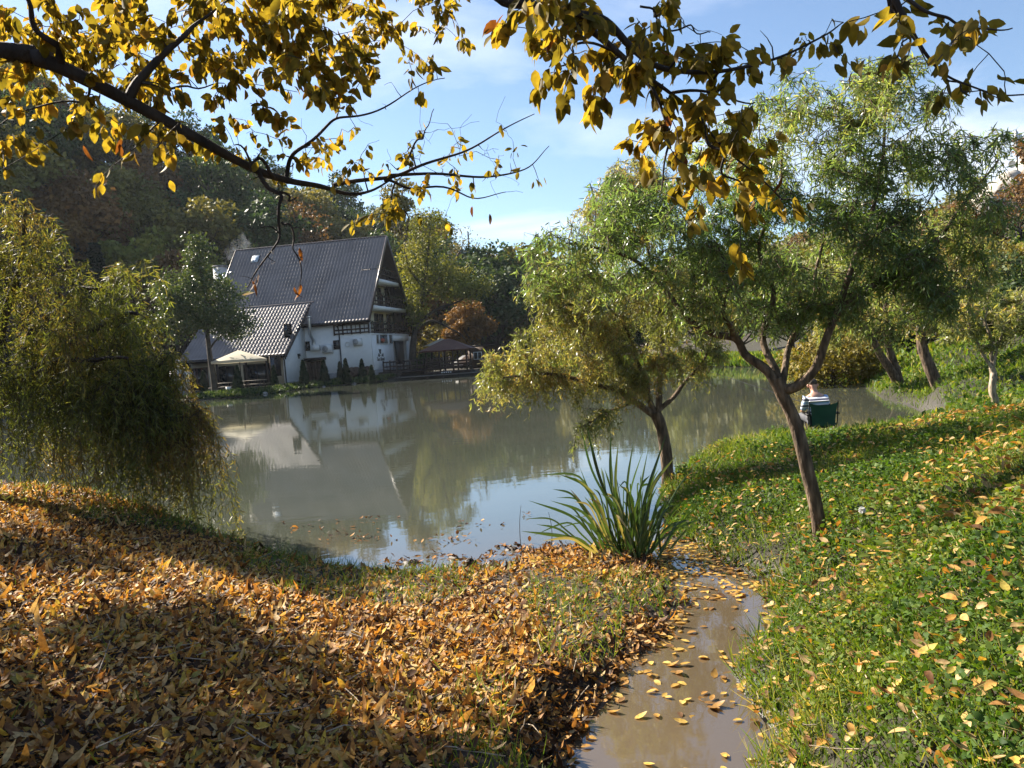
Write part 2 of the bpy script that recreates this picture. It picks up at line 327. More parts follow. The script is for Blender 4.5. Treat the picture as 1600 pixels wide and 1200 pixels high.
def hill(x, y):
    th = np.arctan2(x, y); Rr = np.hypot(x, y)
    A = np.interp(th, np.concatenate([[-3.2, -1.9], TH, [2.0, 3.2]]), [12, 25, 58, 56, 44, 37, 26, 16, 7, 4, 4, 9, 15, 20, 16, 12])
    foot = np.interp(th, [-3.2, -1.3, -.8, -.45, -.05, .1, .38, .6, 1.6, 3.2], [60, 50, 74, 94, 96, 85, 55, 26, 30, 60])
    top = np.interp(th, [-3.2, -1.3, -.8, -.4, -.05, .1, .38, .6, 1.6, 3.2], [150, 150, 165, 190, 225, 230, 180, 120, 120, 150])
    t = np.clip((Rr - foot) / (top - foot), 0, 1.35)
    prof = np.where(t < 1, t * (1.25 - .25 * t * t), 1.0 + 0 * t)
    return A * prof * (1 + .10 * (vnoise(x, y, .03, 4) - .5)) + (t > .02) * np.minimum(t * 8, 1) * (vnoise(x, y, .06, 5) - .5) * 3
def ground(x, y, micro=True):
    x = np.asarray(x, float).ravel(); y = np.asarray(y, float).ravel()
    sd = water_sd(x, y)
    w = smooth(31, 23, y) * smooth(-19, -13, x) * smooth(20, 15, x) * smooth(-9, -5, y)
    base = .28 + .12 * (vnoise(x, y, .2, 6) - .3) + hill(x, y)
    near = w > 0
    if near.any():
        nb = np.maximum(tps(x[near], y[near]), .05)
        base[near] = base[near] * (1 - w[near]) + nb * w[near]
    if micro:
        k = np.clip(1 - np.hypot(x, y) / 30, 0, 1)
        base = base + k * ((vnoise(x, y, 3.1, 7) - .5) * .05 + (vnoise(x, y, 9, 8) - .5) * .022) * smooth(.02, .3, base)
    wd = np.where(np.hypot(x, y) < 25, .34, 1.2)
    land = np.maximum(base, .03) * smooth(0, 1, np.clip(sd / wd, 0, 1)) + .004
    return np.where(sd < 0, -np.minimum(.7, -sd * .45), land)
def gz(x, y): return float(ground([x], [y], False)[0])

def nonuni(lo, hi, c0, c1, fine, grow):
    a = list(np.arange(c0, c1, fine)); s = fine; v = c1
    while v < hi: a.append(v); s *= grow; v += s
    a.append(hi); s = fine; v = c0 - fine; b = []
    while v > lo: b.append(v); s *= grow; v -= s
    b.append(lo); return np.array(b[::-1] + a)
EXT = 330.0
gxs = nonuni(-EXT, EXT, -7.5, 7.5, .095, 1.06); gys = nonuni(-EXT, EXT, 2.2, 14.5, .095, 1.055)
GX, GY = np.meshgrid(gxs, gys, indexing='xy'); GZ = ground(GX, GY)
nxg, nyg = len(gxs), len(gys); ii = (np.arange(nyg - 1)[:, None] * nxg + np.arange(nxg - 1)[None]).ravel()
gme = mesh('ground', np.stack([GX.ravel(), GY.ravel(), GZ], -1), np.stack([ii, ii + 1, ii + 1 + nxg, ii + nxg], -1), smooth=True)
# cover: 0 leaf mould and soil, 1 grassy soil; wet: mud near the water
fx, fy = GX.ravel(), GY.ravel()
def right_of_stream(x, y):
    xs = np.interp(y, [-1, 2, 3.7, 4.5, 5.2, 6, 6.7, 7.4, 7.9, 9, 11, 14, 60], [.5, .6, .7, 1.1, 1.4, 1.7, 1.85, 1.75, 1.6, 1.7, 1.6, 0, -20])
    return smooth(-.12, .12, x - xs)
gc = right_of_stream(fx, fy) * smooth(60, 40, np.hypot(fx, fy)); sdv = water_sd(fx, fy)
gc = np.maximum(gc, smooth(40, 48, fy) * smooth(92, 84, np.hypot(fx, fy)) * (fx > -60))
wet = smooth(.22, .02, sdv) * (fy < 20)
for nm, arr in (('cover', gc), ('wet', wet)):
    a = gme.attributes.new(nm, 'FLOAT', 'POINT'); a.data.foreach_set('value', arr.astype(np.float32))
m, nt, b = new_mat('ground_soil')
g = nt.nodes.new('ShaderNodeNewGeometry'); t = nt.nodes.new('ShaderNodeTexNoise'); t.inputs['Scale'].default_value = 6; t.inputs['Detail'].default_value = 8
nt.links.new(g.outputs['Position'], t.inputs['Vector'])
r1 = ramp(nt, [(.3, (.012, .008, .005)), (.55, (.034, .022, .013)), (.75, (.07, .042, .022))], t.outputs['Fac'])
r2 = ramp(nt, [(.3, (.008, .007, .004)), (.55, (.02, .018, .008)), (.75, (.036, .033, .014))], t.outputs['Fac'])
ac = nt.nodes.new('ShaderNodeAttribute'); ac.attribute_name = 'cover'; aw = nt.nodes.new('ShaderNodeAttribute'); aw.attribute_name = 'wet'
mm = nt.nodes.new('ShaderNodeMix'); mm.data_type = 'RGBA'; nt.links.new(ac.outputs['Fac'], mm.inputs['Factor']); nt.links.new(r1.outputs[0], mm.inputs['A']); nt.links.new(r2.outputs[0], mm.inputs['B'])
m2 = nt.nodes.new('ShaderNodeMix'); m2.data_type = 'RGBA'; nt.links.new(aw.outputs['Fac'], m2.inputs['Factor']); nt.links.new(mm.outputs['Result'], m2.inputs['A'])
r3 = ramp(nt, [(.3, (.014, .011, .008)), (.7, (.045, .036, .027))], t.outputs['Fac']); nt.links.new(r3.outputs[0], m2.inputs['B'])
nt.links.new(m2.outputs['Result'], b.inputs['Base Color'])
mr = nt.nodes.new('ShaderNodeMapRange'); nt.links.new(aw.outputs['Fac'], mr.inputs[0]); mr.inputs[3].default_value = .95; mr.inputs[4].default_value = .42
nt.links.new(mr.outputs[0], b.inputs['Roughness'])
bp = nt.nodes.new('ShaderNodeBump'); bp.inputs['Strength'].default_value = .7; bp.inputs['Distance'].default_value = .03
t2 = nt.nodes.new('ShaderNodeTexNoise'); t2.inputs['Scale'].default_value = 22; t2.inputs['Detail'].default_value = 6; nt.links.new(g.outputs['Position'], t2.inputs['Vector'])
nt.links.new(t2.outputs['Fac'], bp.inputs['Height']); nt.links.new(bp.outputs[0], b.inputs['Normal'])
tag(link('ground', gme, m), 'earth banks and wooded valley sides round the lake', kind='structure')

# ---------------------------------------------------------------- water: one murky sheet for lake and brook
wxs = nonuni(-60, 60, -8, 8, 1.0, 1.25); wys = nonuni(-4, 95, 2, 16, 1.0, 1.25)
WX, WY = np.meshgrid(wxs, wys, indexing='xy'); k = (np.arange(len(wys) - 1)[:, None] * len(wxs) + np.arange(len(wxs) - 1)[None]).ravel()
wme = mesh('water', np.stack([WX.ravel(), WY.ravel(), 0 * WX.ravel()], -1), np.stack([k, k + 1, k + 1 + len(wxs), k + len(wxs)], -1))
bro = np.clip(smooth(9.0, 7.0, WY.ravel()), 0, 1)
m, nt, b = new_mat('murky_water')
g = nt.nodes.new('ShaderNodeNewGeometry')
t = nt.nodes.new('ShaderNodeTexNoise'); t.inputs['Scale'].default_value = .35; t.inputs['Detail'].default_value = 4; nt.links.new(g.outputs['Position'], t.inputs['Vector'])
ra = ramp(nt, [(.3, (.048, .055, .042)), (.7, (.063, .068, .052))], t.outputs['Fac'])
rb = ramp(nt, [(.3, (.075, .056, .034)), (.7, (.10, .076, .048))], t.outputs['Fac'])
sp = nt.nodes.new('ShaderNodeSeparateXYZ'); nt.links.new(g.outputs['Position'], sp.inputs[0])
mr = nt.nodes.new('ShaderNodeMapRange'); nt.links.new(sp.outputs['Y'], mr.inputs[0]); mr.inputs[1].default_value = 9.5; mr.inputs[2].default_value = 6.5
mm = nt.nodes.new('ShaderNodeMix'); mm.data_type = 'RGBA'; nt.links.new(mr.outputs[0], mm.inputs['Factor']); nt.links.new(ra.outputs[0], mm.inputs['A']); nt.links.new(rb.outputs[0], mm.inputs['B'])
nt.links.new(mm.outputs['Result'], b.inputs['Base Color']); b.inputs['Roughness'].default_value = .035; b.inputs['IOR'].default_value = 1.65
b.inputs['Specular IOR Level'].default_value = .8
mp = nt.nodes.new('ShaderNodeMapping'); mp.inputs['Scale'].default_value = (1, 1.6, 1); nt.links.new(g.outputs['Position'], mp.inputs[0])
t1 = nt.nodes.new('ShaderNodeTexNoise'); t1.inputs['Scale'].default_value = 2.2; t1.inputs['Detail'].default_value = 3; nt.links.new(mp.outputs[0], t1.inputs['Vector'])
t2 = nt.nodes.new('ShaderNodeTexNoise'); t2.inputs['Scale'].default_value = .4; t2.inputs['Detail'].default_value = 2; nt.links.new(mp.outputs[0], t2.inputs['Vector'])
am = nt.nodes.new('ShaderNodeMath'); am.operation = 'MULTIPLY_ADD'; nt.links.new(t2.outputs['Fac'], am.inputs[0]); am.inputs[1].default_value = 2.0; nt.links.new(t1.outputs['Fac'], am.inputs[2])
bp = nt.nodes.new('ShaderNodeBump'); bp.inputs['Strength'].default_value = .035; bp.inputs['Distance'].default_value = .03
nt.links.new(am.outputs[0], bp.inputs['Height']); nt.links.new(bp.outputs[0], b.inputs['Normal'])
tag(link('water', wme, m), 'still murky green lake with the brown brook running into it', kind='structure')

# ---------------------------------------------------------------- haze
hz = MB(); hz.box(-EXT - 5, EXT + 5, -EXT - 5, EXT + 5, -1.7, 90.0)
m = bpy.data.materials.new('haze'); m.use_nodes = True; nt = m.node_tree
for n in list(nt.nodes):
    if n.type != 'OUTPUT_MATERIAL': nt.nodes.remove(n)
v = nt.nodes.new('ShaderNodeVolumePrincipled'); v.inputs['Color'].default_value = (.80, .88, 1.0, 1); v.inputs['Density'].default_value = .00012; v.inputs['Anisotropy'].default_value = .1
nt.links.new(v.outputs[0], nt.nodes['Material Output'].inputs['Volume'])
HAZE = tag(hz.build('haze', m), 'thin pale autumn haze filling the valley', kind='stuff')
# ---------------------------------------------------------------- the chalet across the water
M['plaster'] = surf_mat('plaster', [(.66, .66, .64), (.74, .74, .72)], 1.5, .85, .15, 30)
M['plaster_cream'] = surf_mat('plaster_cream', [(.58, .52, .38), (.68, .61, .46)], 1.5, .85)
M['plinth'] = surf_mat('plinth', [(.16, .16, .15), (.26, .25, .24)], 5, .85, .4)
M['dark_wood'] = surf_mat('dark_wood', [(.018, .011, .008), (.045, .026, .018)], 6, .65, .3, 20, (1, 1, .3))
M['red_wood'] = surf_mat('red_wood', [(.06, .022, .014), (.12, .045, .026)], 6, .6, .2)
M['brown_wood'] = surf_mat('brown_wood', [(.05, .03, .02), (.11, .065, .04)], 5, .65, .2)
M['grey_wood'] = surf_mat('grey_wood', [(.10, .09, .08), (.2, .18, .15)], 5, .75, .3)
M['roof_tile'] = surf_mat('roof_tile', [(.165, .138, .128), (.25, .215, .20)], .5, .46, spec=.4)
M['ridge_tile'] = surf_mat('ridge_tile', [(.06, .045, .04), (.10, .08, .075)], 3, .4)
M['dark_glass'] = surf_mat('dark_glass', [(.012, .014, .016), (.03, .032, .034)], 1, .08, spec=.6)
M['sky_glass'] = surf_mat('sky_glass', [(.30, .36, .42), (.42, .48, .54)], 1, .05, spec=.9)
M['metal'] = surf_mat('metal', [(.45, .46, .47), (.6, .61, .62)], 3, .3, metal=.9)
M['dark_metal'] = surf_mat('dark_metal', [(.02, .02, .02), (.04, .04, .04)], 3, .45)
M['white_paint'] = surf_mat('white_paint', [(.62, .62, .60), (.72, .72, .70)], 3, .5)
M['black_paint'] = surf_mat('black_paint', [(.012, .012, .014), (.02, .02, .02)], 3, .6)
M['cream_cloth'] = leaf_mat('cream_cloth', [(0, (.5, .47, .38)), (1, (.58, .55, .45))], .35, .8, (1.1, 1.05, .9), .1)
M['stone'] = surf_mat('stone', [(.12, .115, .105), (.28, .27, .25), (.4, .38, .35)], 3, .85, .6)
M['red_paint'] = surf_mat('red_paint', [(.35, .06, .03), (.45, .10, .05)], 3, .6)

PHI = R(9.5); HX, HY = -12.57, 70.0
hu = np.array([math.cos(PHI), -math.sin(PHI), 0]); hv = np.array([math.sin(PHI), math.cos(PHI), 0]); HO = np.array([HX, HY, 0.0])
def hf(px, py, ly):            # photograph pixel on the house-local plane y = ly -> local x, z
    r = ray(px, py); t = (ly - (CAM - HO) @ hv) / (r @ hv); p = CAM + r * t - HO; return p @ hu, p[2]
def hg(px, py, lx):            # photograph pixel on the house-local plane x = lx -> local y, z
    r = ray(px, py); t = (lx - (CAM - HO) @ hu) / (r @ hu); p = CAM + r * t - HO; return p @ hv, p[2]
house = tag(empty('chalet', tuple(HO), -PHI), 'large white chalet with steep grey tiled roof and stacked wooden gable balconies', 'house')
GZH = 0.15; EAVE, RIDGE, HW, HL = 5.6, 14.06, 7.0, 16.1
SL = math.hypot(HW, RIDGE - EAVE)
def roof_plane(name, O, u, v, Lu, Lv, mat, parent, pu=.33, pv=.5, amp=.045):
    """profiled tile sheet: u along the eave, v up the slope"""
    u = np.array(u, float); v = np.array(v, float); n = np.cross(u, v)
    nu = int(Lu / pu) * 6; nv = int(Lv / pv); us = np.linspace(0, Lu, nu + 1); vs = []; hs = []
    for i in range(nv):
        a, b_ = i * Lv / nv, (i + 1) * Lv / nv; vs += [a, b_ - .09]; hs += [.10, .02]
    vs.append(Lv); hs.append(.10); vs = np.array(vs); hs = np.array(hs)
    w = amp * (np.abs(np.sin(us / pu * np.pi)) ** .8)
    UU, VV = np.meshgrid(us, vs); HH = w[None] + hs[:, None]
    V = np.array(O)[None] + UU.ravel()[:, None] * u + VV.ravel()[:, None] * v + HH.ravel()[:, None] * n
    k = (np.arange(len(vs) - 1)[:, None] * (nu + 1) + np.arange(nu)[None]).ravel()
    return link(name, mesh(name, V, np.stack([k, k + 1, k + 2 + nu, k + 1 + nu], -1)), mat, parent)
sl = np.array([0, HW / SL, (RIDGE - EAVE) / SL])
rf = roof_plane('roof', (-HL, 0, EAVE), (1, 0, 0), sl, HL, SL, M['roof_tile'], house)
b2 = MB()
for s in (0, 1):               # boarded underside and far slope
    y0, y1 = (0.02, HW) if s == 0 else (2 * HW - .02, HW)
    n = np.array([0, -(RIDGE - EAVE), HW if s == 0 else HW]) / SL
    for a, bb in ((-HL, 0),):
        V = [(a, y0, EAVE - .02), (bb, y0, EAVE - .02), (bb, y1, RIDGE - .02), (a, y1, RIDGE - .02)]
        V += [(x, y, z - .22) for x, y, z in V]
        b2.add(V, [(0, 1, 2, 3), (7, 6, 5, 4), (0, 4, 5, 1), (1, 5, 6, 2), (2, 6, 7, 3), (3, 7, 4, 0)])
b2.build('roof_boarding', M['dark_wood'], house)
sl2 = np.array([0, -HW / SL, (RIDGE - EAVE) / SL])
roof_plane('roof', (0, 2 * HW, EAVE), (-1, 0, 0), sl2, HL, SL, M['roof_tile'], house, pu=.6, pv=.7)
t = MB(); t.tube([(-HL - .02, HW, RIDGE + .05), (.02, HW, RIDGE + .05)], .12, 8); t.build('ridge_cap', M['ridge_tile'], rf)
for x in (0.03, -HL - .03):
    for s in (0, 1):
        t = MB(); t.bar((x, -.05 if s == 0 else 2 * HW + .05, EAVE - .1), (x, HW, RIDGE - .02), .06, .34); t.build('bargeboard', M['ridge_tile'], house)
t = MB(); t.tube([(-HL, -.09, EAVE - .02), (-.02, -.09, EAVE - .02)], .07, 8); t.build('gutter', M['dark_metal'], house)
skx, skz = hf(400, 406, 2.5)
yy = 0.0
for _ in range(20):            # where that pixel meets the roof slope
    skx, skz = hf(400, 406, yy); yy = (skz - EAVE) * HW / (RIDGE - EAVE)
n_ = np.array([0, -sl[2], sl[1]]); so = np.array([skx, yy, skz])
def slope_box(o, hu_, hv_, h0, h1):
    V = [o + np.array([a * hu_, 0, 0]) + b_ * hv_ * sl + c * n_ for c in (h0, h1) for a, b_ in ((-1, -1), (1, -1), (1, 1), (-1, 1))]
    return V, [(0, 3, 2, 1), (4, 5, 6, 7), (0, 1, 5, 4), (1, 2, 6, 5), (2, 3, 7, 6), (3, 0, 4, 7)]
t = MB(); t.add(*slope_box(so, .42, .55, -.05, .12)); sk = t.build('skylight', M['dark_metal'], rf)
t = MB(); t.add(*slope_box(so, .34, .47, .05, .14)); t.build('pane', M['sky_glass'], sk)

gy1, _ = hg(617, 575, -.2)     # end of the ground floor gable wall
t = MB(); t.box(-15.8, -.2, .6, .9, GZH, EAVE + .1); t.box(-15.8, -15.5, .9, 13.4, GZH, EAVE + .1)
t.box(-15.8, -.2, 13.1, 13.4, GZH, 4.2); t.box(-.5, -.2, .9, gy1, GZH, 4.42)
t.box(-.5, -.2, gy1, 12.6, 3.75, 4.42); t.build('wall', M['plaster'], house)
t = MB(); t.box(-.48, -.18, 12.2, 12.6, GZH, 3.75); t.build('corner_post', M['white_paint'], house)
t = MB(); t.box(-15.85, -.15, .55, .62, GZH - .3, 1.0); t.box(-.24, -.14, .56, gy1, GZH - .3, 1.05); t.build('plinth', M['plinth'], house)
# upper gable wall, set back behind the balconies
def zr(y): return EAVE + (RIDGE - EAVE) * (1 - abs(y - HW) / HW) - .25
def gable_poly(lx, z0, z1, th=.2):
    ys0 = HW * (1 - (RIDGE - (z0 + .25)) / (RIDGE - EAVE)) ; y0 = max(.62, ys0); 
    ys1 = HW * (1 - (RIDGE - (z1 + .25)) / (RIDGE - EAVE)); y1 = max(.62, ys1)
    P = [(y0, z0), (2 * HW - y0, z0), (2 * HW - y1, z1), (y1, z1)]
    V = [(lx, y, z) for y, z in P] + [(lx - th, y, z) for y, z in P]
    return V, [(0, 1, 2, 3), (7, 6, 5, 4), (0, 4, 5, 1), (1, 5, 6, 2), (2, 6, 7, 3), (3, 7, 4, 0)]
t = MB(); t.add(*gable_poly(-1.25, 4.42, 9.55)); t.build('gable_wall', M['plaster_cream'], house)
t = MB(); t.add(*gable_poly(-.9, 9.7, RIDGE - .35)); t.build('gable_boarding', M['dark_wood'], house)
# boarded lower right corner of the gable, under the far slope
t = MB()
for z0, z1, k in ((4.45, 7.0, 2.4), (7.25, 9.5, 2.0)):
    ye0 = min(2 * HW - HW * (1 - (RIDGE - z0 - .25) / (RIDGE - EAVE)), 13.3); ye1 = 2 * HW - HW * (1 - (RIDGE - z1 - .25) / (RIDGE - EAVE))
    P = [(ye0 - k, z0), (ye0, z0), (ye1, z1), (ye1 - k, z1)]
    V = [(-.9, y, z) for y, z in P] + [(-1.0, y, z) for y, z in P]
    t.add(V, [(0, 1, 2, 3), (7, 6, 5, 4), (0, 4, 5, 1), (1, 5, 6, 2), (2, 6, 7, 3), (3, 7, 4, 0)])
t.build('side_boarding', M['dark_wood'], house)
M['flower'] = leaf_mat('flower', [(0, (.02, .035, .012)), (.7, (.05, .06, .02)), (1, (.25, .05, .03))], .2, .6)
def railing(mbx, a, b_, h=.95, n=10):
    a = np.array(a, float); b_ = np.array(b_, float); d = b_ - a
    for z in (.12, .46, .9): mbx.bar(a + (0, 0, z), b_ + (0, 0, z), .07, .13)
    for i in range(n + 1):
        p = a + d * i / n; mbx.bar(p, p + (0, 0, h + .05), .14, .1)
    for i in range(n):
        p = a + d * (i + .5) / n; mbx.bar(p + (0, 0, .1), p + (0, 0, .82), .06, .05)
def flowers(a, b_, z, parent, n):
    a = np.array(a, float); b_ = np.array(b_, float); q = rng.random(n)
    P = a + (b_ - a) * q[:, None] + rng.normal(size=(n, 3)) * (.07, .07, .10) + (0, 0, z); X = rdir(n) + (0, 0, .6)
    leaves_obj('flower_box', T_DIAMOND, P, X, rdir(n), rng.uniform(.1, .22, n), .12, 0, rng.random(n), M['flower'], parent)['kind'] = 'stuff'
for i, (z, y0, y1, x0) in enumerate([(4.42, .62, 12.4, -.15), (7.05, 1.9, 11.7, -.05), (9.68, 3.95, 9.9, -.05)]):
    sm = MB(); sm.box(-2.0, x0, y0 if i else .9, y1, z - (.34 if i else .12), z + (.0 if i else .02)); slab = sm.build('balcony_floor', M['plaster'], house)
    rm = MB(); yy0 = y0 + .1
    railing(rm, (x0 - .1, yy0, z + .03), (x0 - .1, y1 - .1, z + .03), n=9 - 2 * i)
    if i == 0: railing(rm, (-3.6, .52, z + .03), (x0 - .1, .52, z + .03), n=4)
    else: railing(rm, (-1.7, yy0, z + .03), (x0 - .1, yy0, z + .03), n=2)
    rl = rm.build('balcony_railing', M['dark_wood'], house)
    flowers((x0 - .1, yy0, z), (x0 - .1, y1 - .1, z), 1.02, rl, 260 - 60 * i)
def win(parent, axis, c, w, h, dep=.05, frame=M['brown_wood'], pane=M['dark_glass'], name='window', mull=True):
    """axis 'y': in a wall facing local -y; 'x': in a wall facing local +x. c = (x, y, z) of the sill centre on the wall face"""
    x, y, z = c; f = MB(); p = MB(); q = .07
    def bx(mb, u0, u1, z0, z1, d0, d1):
        if axis == 'y': mb.box(x + u0, x + u1, y - d1, y - d0, z + z0, z + z1)
        else: mb.box(x + d0, x + d1, y + u0, y + u1, z + z0, z + z1)
    bx(f, -w / 2, -w / 2 + q, 0, h, -.02, dep); bx(f, w / 2 - q, w / 2, 0, h, -.02, dep); bx(f, -w / 2 + q, w / 2 - q, 0, q, -.02, dep); bx(f, -w / 2 + q, w / 2 - q, h - q, h, -.02, dep)
    if mull: bx(f, -q / 2, q / 2, q, h - q, -.02, dep - .01)
    bx(p, -w / 2 + q, w / 2 - q, q, h - q, .003, .014)
    fo = f.build(name, frame, parent); p.build('pane', pane, fo); return fo
# gable windows and balcony doors
for py0, zz, pxs in ((0, 4.5, (588, 595.5, 607, 618)), (1, 7.1, (592, 604))):
    for px in pxs:
        y, _ = hg(px, 500 if py0 == 0 else 460, -1.25); win(house, 'x', (-1.25, y, zz), 1.25, 2.0)
for px, w in ((590.5, .55), (600, 1.5), (611, .75)):
    y, z = hg(px, 538, -.2); win(house, 'x', (-.2, y, z), w * 1.6, 1.05, mull=False, frame=M['white_paint'])
y, z = hg(598, 535, -.2); t = MB(); t.box(-.16, -.13, y - .5, y + .55, z + .1, z + .35); t.box(-.16, -.128, y - .12, y + .1, z, z + .4); t.build('window_sign', M['red_paint'], house)
for px, py in ((480, 548), (526.5, 546)):
    x, z = hf(px, py, .6); win(house, 'y', (x, .6, z), .62, .85, mull=False, frame=M['dark_wood'])
# gate and canopy in the front wall
x0, _ = hf(478, 590, .6); x1, _ = hf(511, 590, .6); xc = (x0 + x1) / 2; gw = (x1 - x0) * .92
dg = MB(); dg.box(xc - gw / 2, xc + gw / 2, .52, .6, GZH + .05, 2.25); gate = dg.build('gate', M['brown_wood'], house)
for i in range(7):
    t = MB(); bx0 = xc - gw / 2 + i * gw / 7; t.box(bx0 + .02, bx0 + gw / 7 - .02, .48, .518, GZH + .1, 2.2); t.build('plank', M['brown_wood'], gate)
t = MB(); t.box(xc - gw / 2 - .15, xc + gw / 2 + .15, -.1, .6, 2.3, 2.55); t.build('door_canopy', M['dark_wood'], house)
# wall fittings
def ac(px, py, w=.95, h=.75, ly=.6):
    x, z = hf(px, py, ly); bm_ = MB(); bm_.box(x - w / 2, x + w / 2, ly - .42, ly - .08, z - h / 2, z + h / 2); bm_.box(x - w / 2, x - w / 2 + .05, ly - .1, ly + .01, z - h / 2 - .1, z); bm_.box(x + w / 2 - .05, x + w / 2, ly - .1, ly + .01, z - h / 2 - .1, z)
    o = bm_.build('air_conditioner', M['white_paint'], house)
    f = MB(); a = np.linspace(0, 2 * np.pi, 25)
    for r_ in (.08, .16, .24): f.tube(np.stack([x - .12 + r_ * np.cos(a), np.full(25, ly - .44), z + r_ * np.sin(a)], -1), .014, 5, cap=False)
    f.build('fan_grille', M['dark_metal'], o)
ac(513, 545); ac(560, 534, .8, .62)
x, z = hf(496, 543, .6); t = MB(); t.box(x - .5, x + .3, .1, .6, z - .28, z + .25); fb = t.build('extractor_box', M['white_paint'], house)
xp, zp = hf(490.5, 540, .35); xq, zq = hf(491, 497, -.2)
t = MB(); t.tube([(xp, .35, zp), (xp, .35, zp + .5), (xp, -.25, zp + .9), (xp, -.25, zq)], .15, 10); t.tube([(xp, -.25, zq + .12), (xp, -.25, zq + .2)], .24, 10); t.build('flue_pipe', M['metal'], house)
xa, za = hf(527, 508, .5); xb, zb = hf(537, 590, .5)
t = MB(); t.tube([(xa, -.05, EAVE - .05), (xa + .05, .45, EAVE - .45), (xa + .1, .5, EAVE - .8), (xa + .1, .5, .4)], .06, 7); t.build('drainpipe', M['dark_metal'], house)
xr, zr_ = hf(543.5, 537.5, .6); a = np.linspace(0, 2 * np.pi, 21)
t = MB(); t.tube(np.stack([xr + .2 * np.cos(a), np.full(21, .55), zr_ + .2 * np.sin(a)], -1), .045, 6, cap=False); t.build('wall_ring', M['white_paint'], house)
# painted sign on the gable wall: antlers and two lines of lettering
def text_part(s, size, y, z, nm='lettering'):
    cu = bpy.data.curves.new('txt', 'FONT'); cu.body = s; cu.size = size; cu.extrude = .012; cu.align_x = 'CENTER'; cu.shear = .25
    to = bpy.data.objects.new('txt', cu); C.objects.link(to); bpy.context.view_layer.update()
    me = bpy.data.meshes.new_from_object(to.evaluated_get(bpy.context.evaluated_depsgraph_get())); bpy.data.objects.remove(to)
    o = link(nm, me, M['black_paint'], house); o.matrix_local = Matrix(((0, 0, 1, -.18), (1, 0, 0, y), (0, 1, 0, z), (0, 0, 0, 1))); return o
y, z = hg(594.5, 555.5, -.2); text_part('Ad - Ad', .5, y, z - .1)
y, z = hg(594.5, 562, -.2); text_part('Tara Bonel', .5, y, z - .1)
y, z = hg(593.5, 549.5, -.2); t = MB()
for s in (-1, 1):
    t.tube([(-.17, y, z - .2), (-.17, y + s * .15, z - .03), (-.17, y + s * .26, z + .26)], .04, 5); t.tube([(-.17, y + s * .15, z - .03), (-.17, y + s * .09, z + .2)], .035, 5)
t.build('antler_emblem', M['black_paint'], house)
# entrance under the balcony: dark porch, curtain, awning
y0, _ = hg(622, 565, -.2); y1, _ = hg(634, 565, -.2)
t = MB(); t.box(-2.6, -2.4, gy1, 12.9, GZH, 4.2); t.build('porch_wall', M['brown_wood'], house)
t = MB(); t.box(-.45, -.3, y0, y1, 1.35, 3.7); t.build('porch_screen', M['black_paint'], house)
# chimney at the far end
yl = 7.6; x, z = hf(344, 418, yl); t = MB(); t.box(x - .55, x + .5, yl - .5, yl + .5, 3, z); ch = t.build('chimney', M['plaster'], house)
t = MB(); t.box(x - .65, x + .6, yl - .6, yl + .6, z, z + .18); t.build('chimney_cap', M['stone'], ch)
CHIM = HO + hu * x + hv * yl + np.array([0, 0, z + .3])
# ---- lower wing
WX1 = -6.24; WX0 = -16.4; WE, WR = 2.95, 7.7; wy0, wy1 = -4.4, 1.7; WSL = math.hypot(wy1 - wy0, WR - WE)
wsl = np.array([0, (wy1 - wy0) / WSL, (WR - WE) / WSL])
wr = roof_plane('wing_roof', (WX0, wy0, WE), (1, 0, 0), wsl, WX1 - WX0, WSL, M['roof_tile'], house)
t = MB(); V = [(WX0, wy0, WE - .02), (WX1, wy0, WE - .02), (WX1, wy1, WR - .02), (WX0, wy1, WR - .02)]; V += [(x, y, z - .2) for x, y, z in V]
t.add(V, [(0, 1, 2, 3), (7, 6, 5, 4), (0, 4, 5, 1), (1, 5, 6, 2), (2, 6, 7, 3), (3, 7, 4, 0)]); t.build('wing_boarding', M['dark_wood'], house)
t = MB(); t.tube([(WX0, wy1, WR + .05), (WX1 + .4, wy1, WR + .05)], .11, 8); t.build('ridge_cap', M['ridge_tile'], wr)
t = MB(); t.bar((WX1 + .04, wy0 - .03, WE - .1), (WX1 + .04, wy1 + .1, WR - .02), .06, .32); t.build('bargeboard', M['ridge_tile'], house)
t = MB(); t.bar((WX1 + .04, wy1, WR - .05), (WX1 + .6, wy1 + .5, WR - .5), .5, .1); t.build('gable_peak', M['dark_wood'], house)
t = MB(); t.tube([(WX0, wy0 - .09, WE - .05), (WX1 + .1, wy0 - .09, WE - .05)], .07, 8); t.tube([(WX1 - .25, wy0 - .09, WE - .05), (WX1 - .25, wy0 + .3, WE - .5), (WX1 - .25, wy0 + .35, GZH)], .055, 7); t.build('gutter', M['dark_metal'], house)
t = MB(); P = [(-3.9, GZH), (.6, GZH), (.6, WR - 1.15), (-3.9, WE + .15)]
V = [(WX1 - .3, y, z) for y, z in P] + [(WX1 - .5, y, z) for y, z in P]
t.add(V, [(0, 1, 2, 3), (7, 6, 5, 4), (0, 4, 5, 1), (1, 5, 6, 2), (2, 6, 7, 3), (3, 7, 4, 0)]); t.build('wing_wall', M['plaster'], house)
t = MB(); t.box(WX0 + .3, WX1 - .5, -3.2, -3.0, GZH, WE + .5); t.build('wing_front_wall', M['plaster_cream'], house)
t = MB(); t.box(WX1 - .32, WX1 - .26, -3.9, .58, GZH - .3, .55); t.build('plinth', M['plinth'], house)
y, z = hg(450.5, 528, WX1 - .3); win(house, 'x', (WX1 - .3, y, z), 1.5, 1.25)
y, z = hg(431.5, 588, WX1 - .3); win(house, 'x', (WX1 - .3, y, z), 1.9, 1.75)
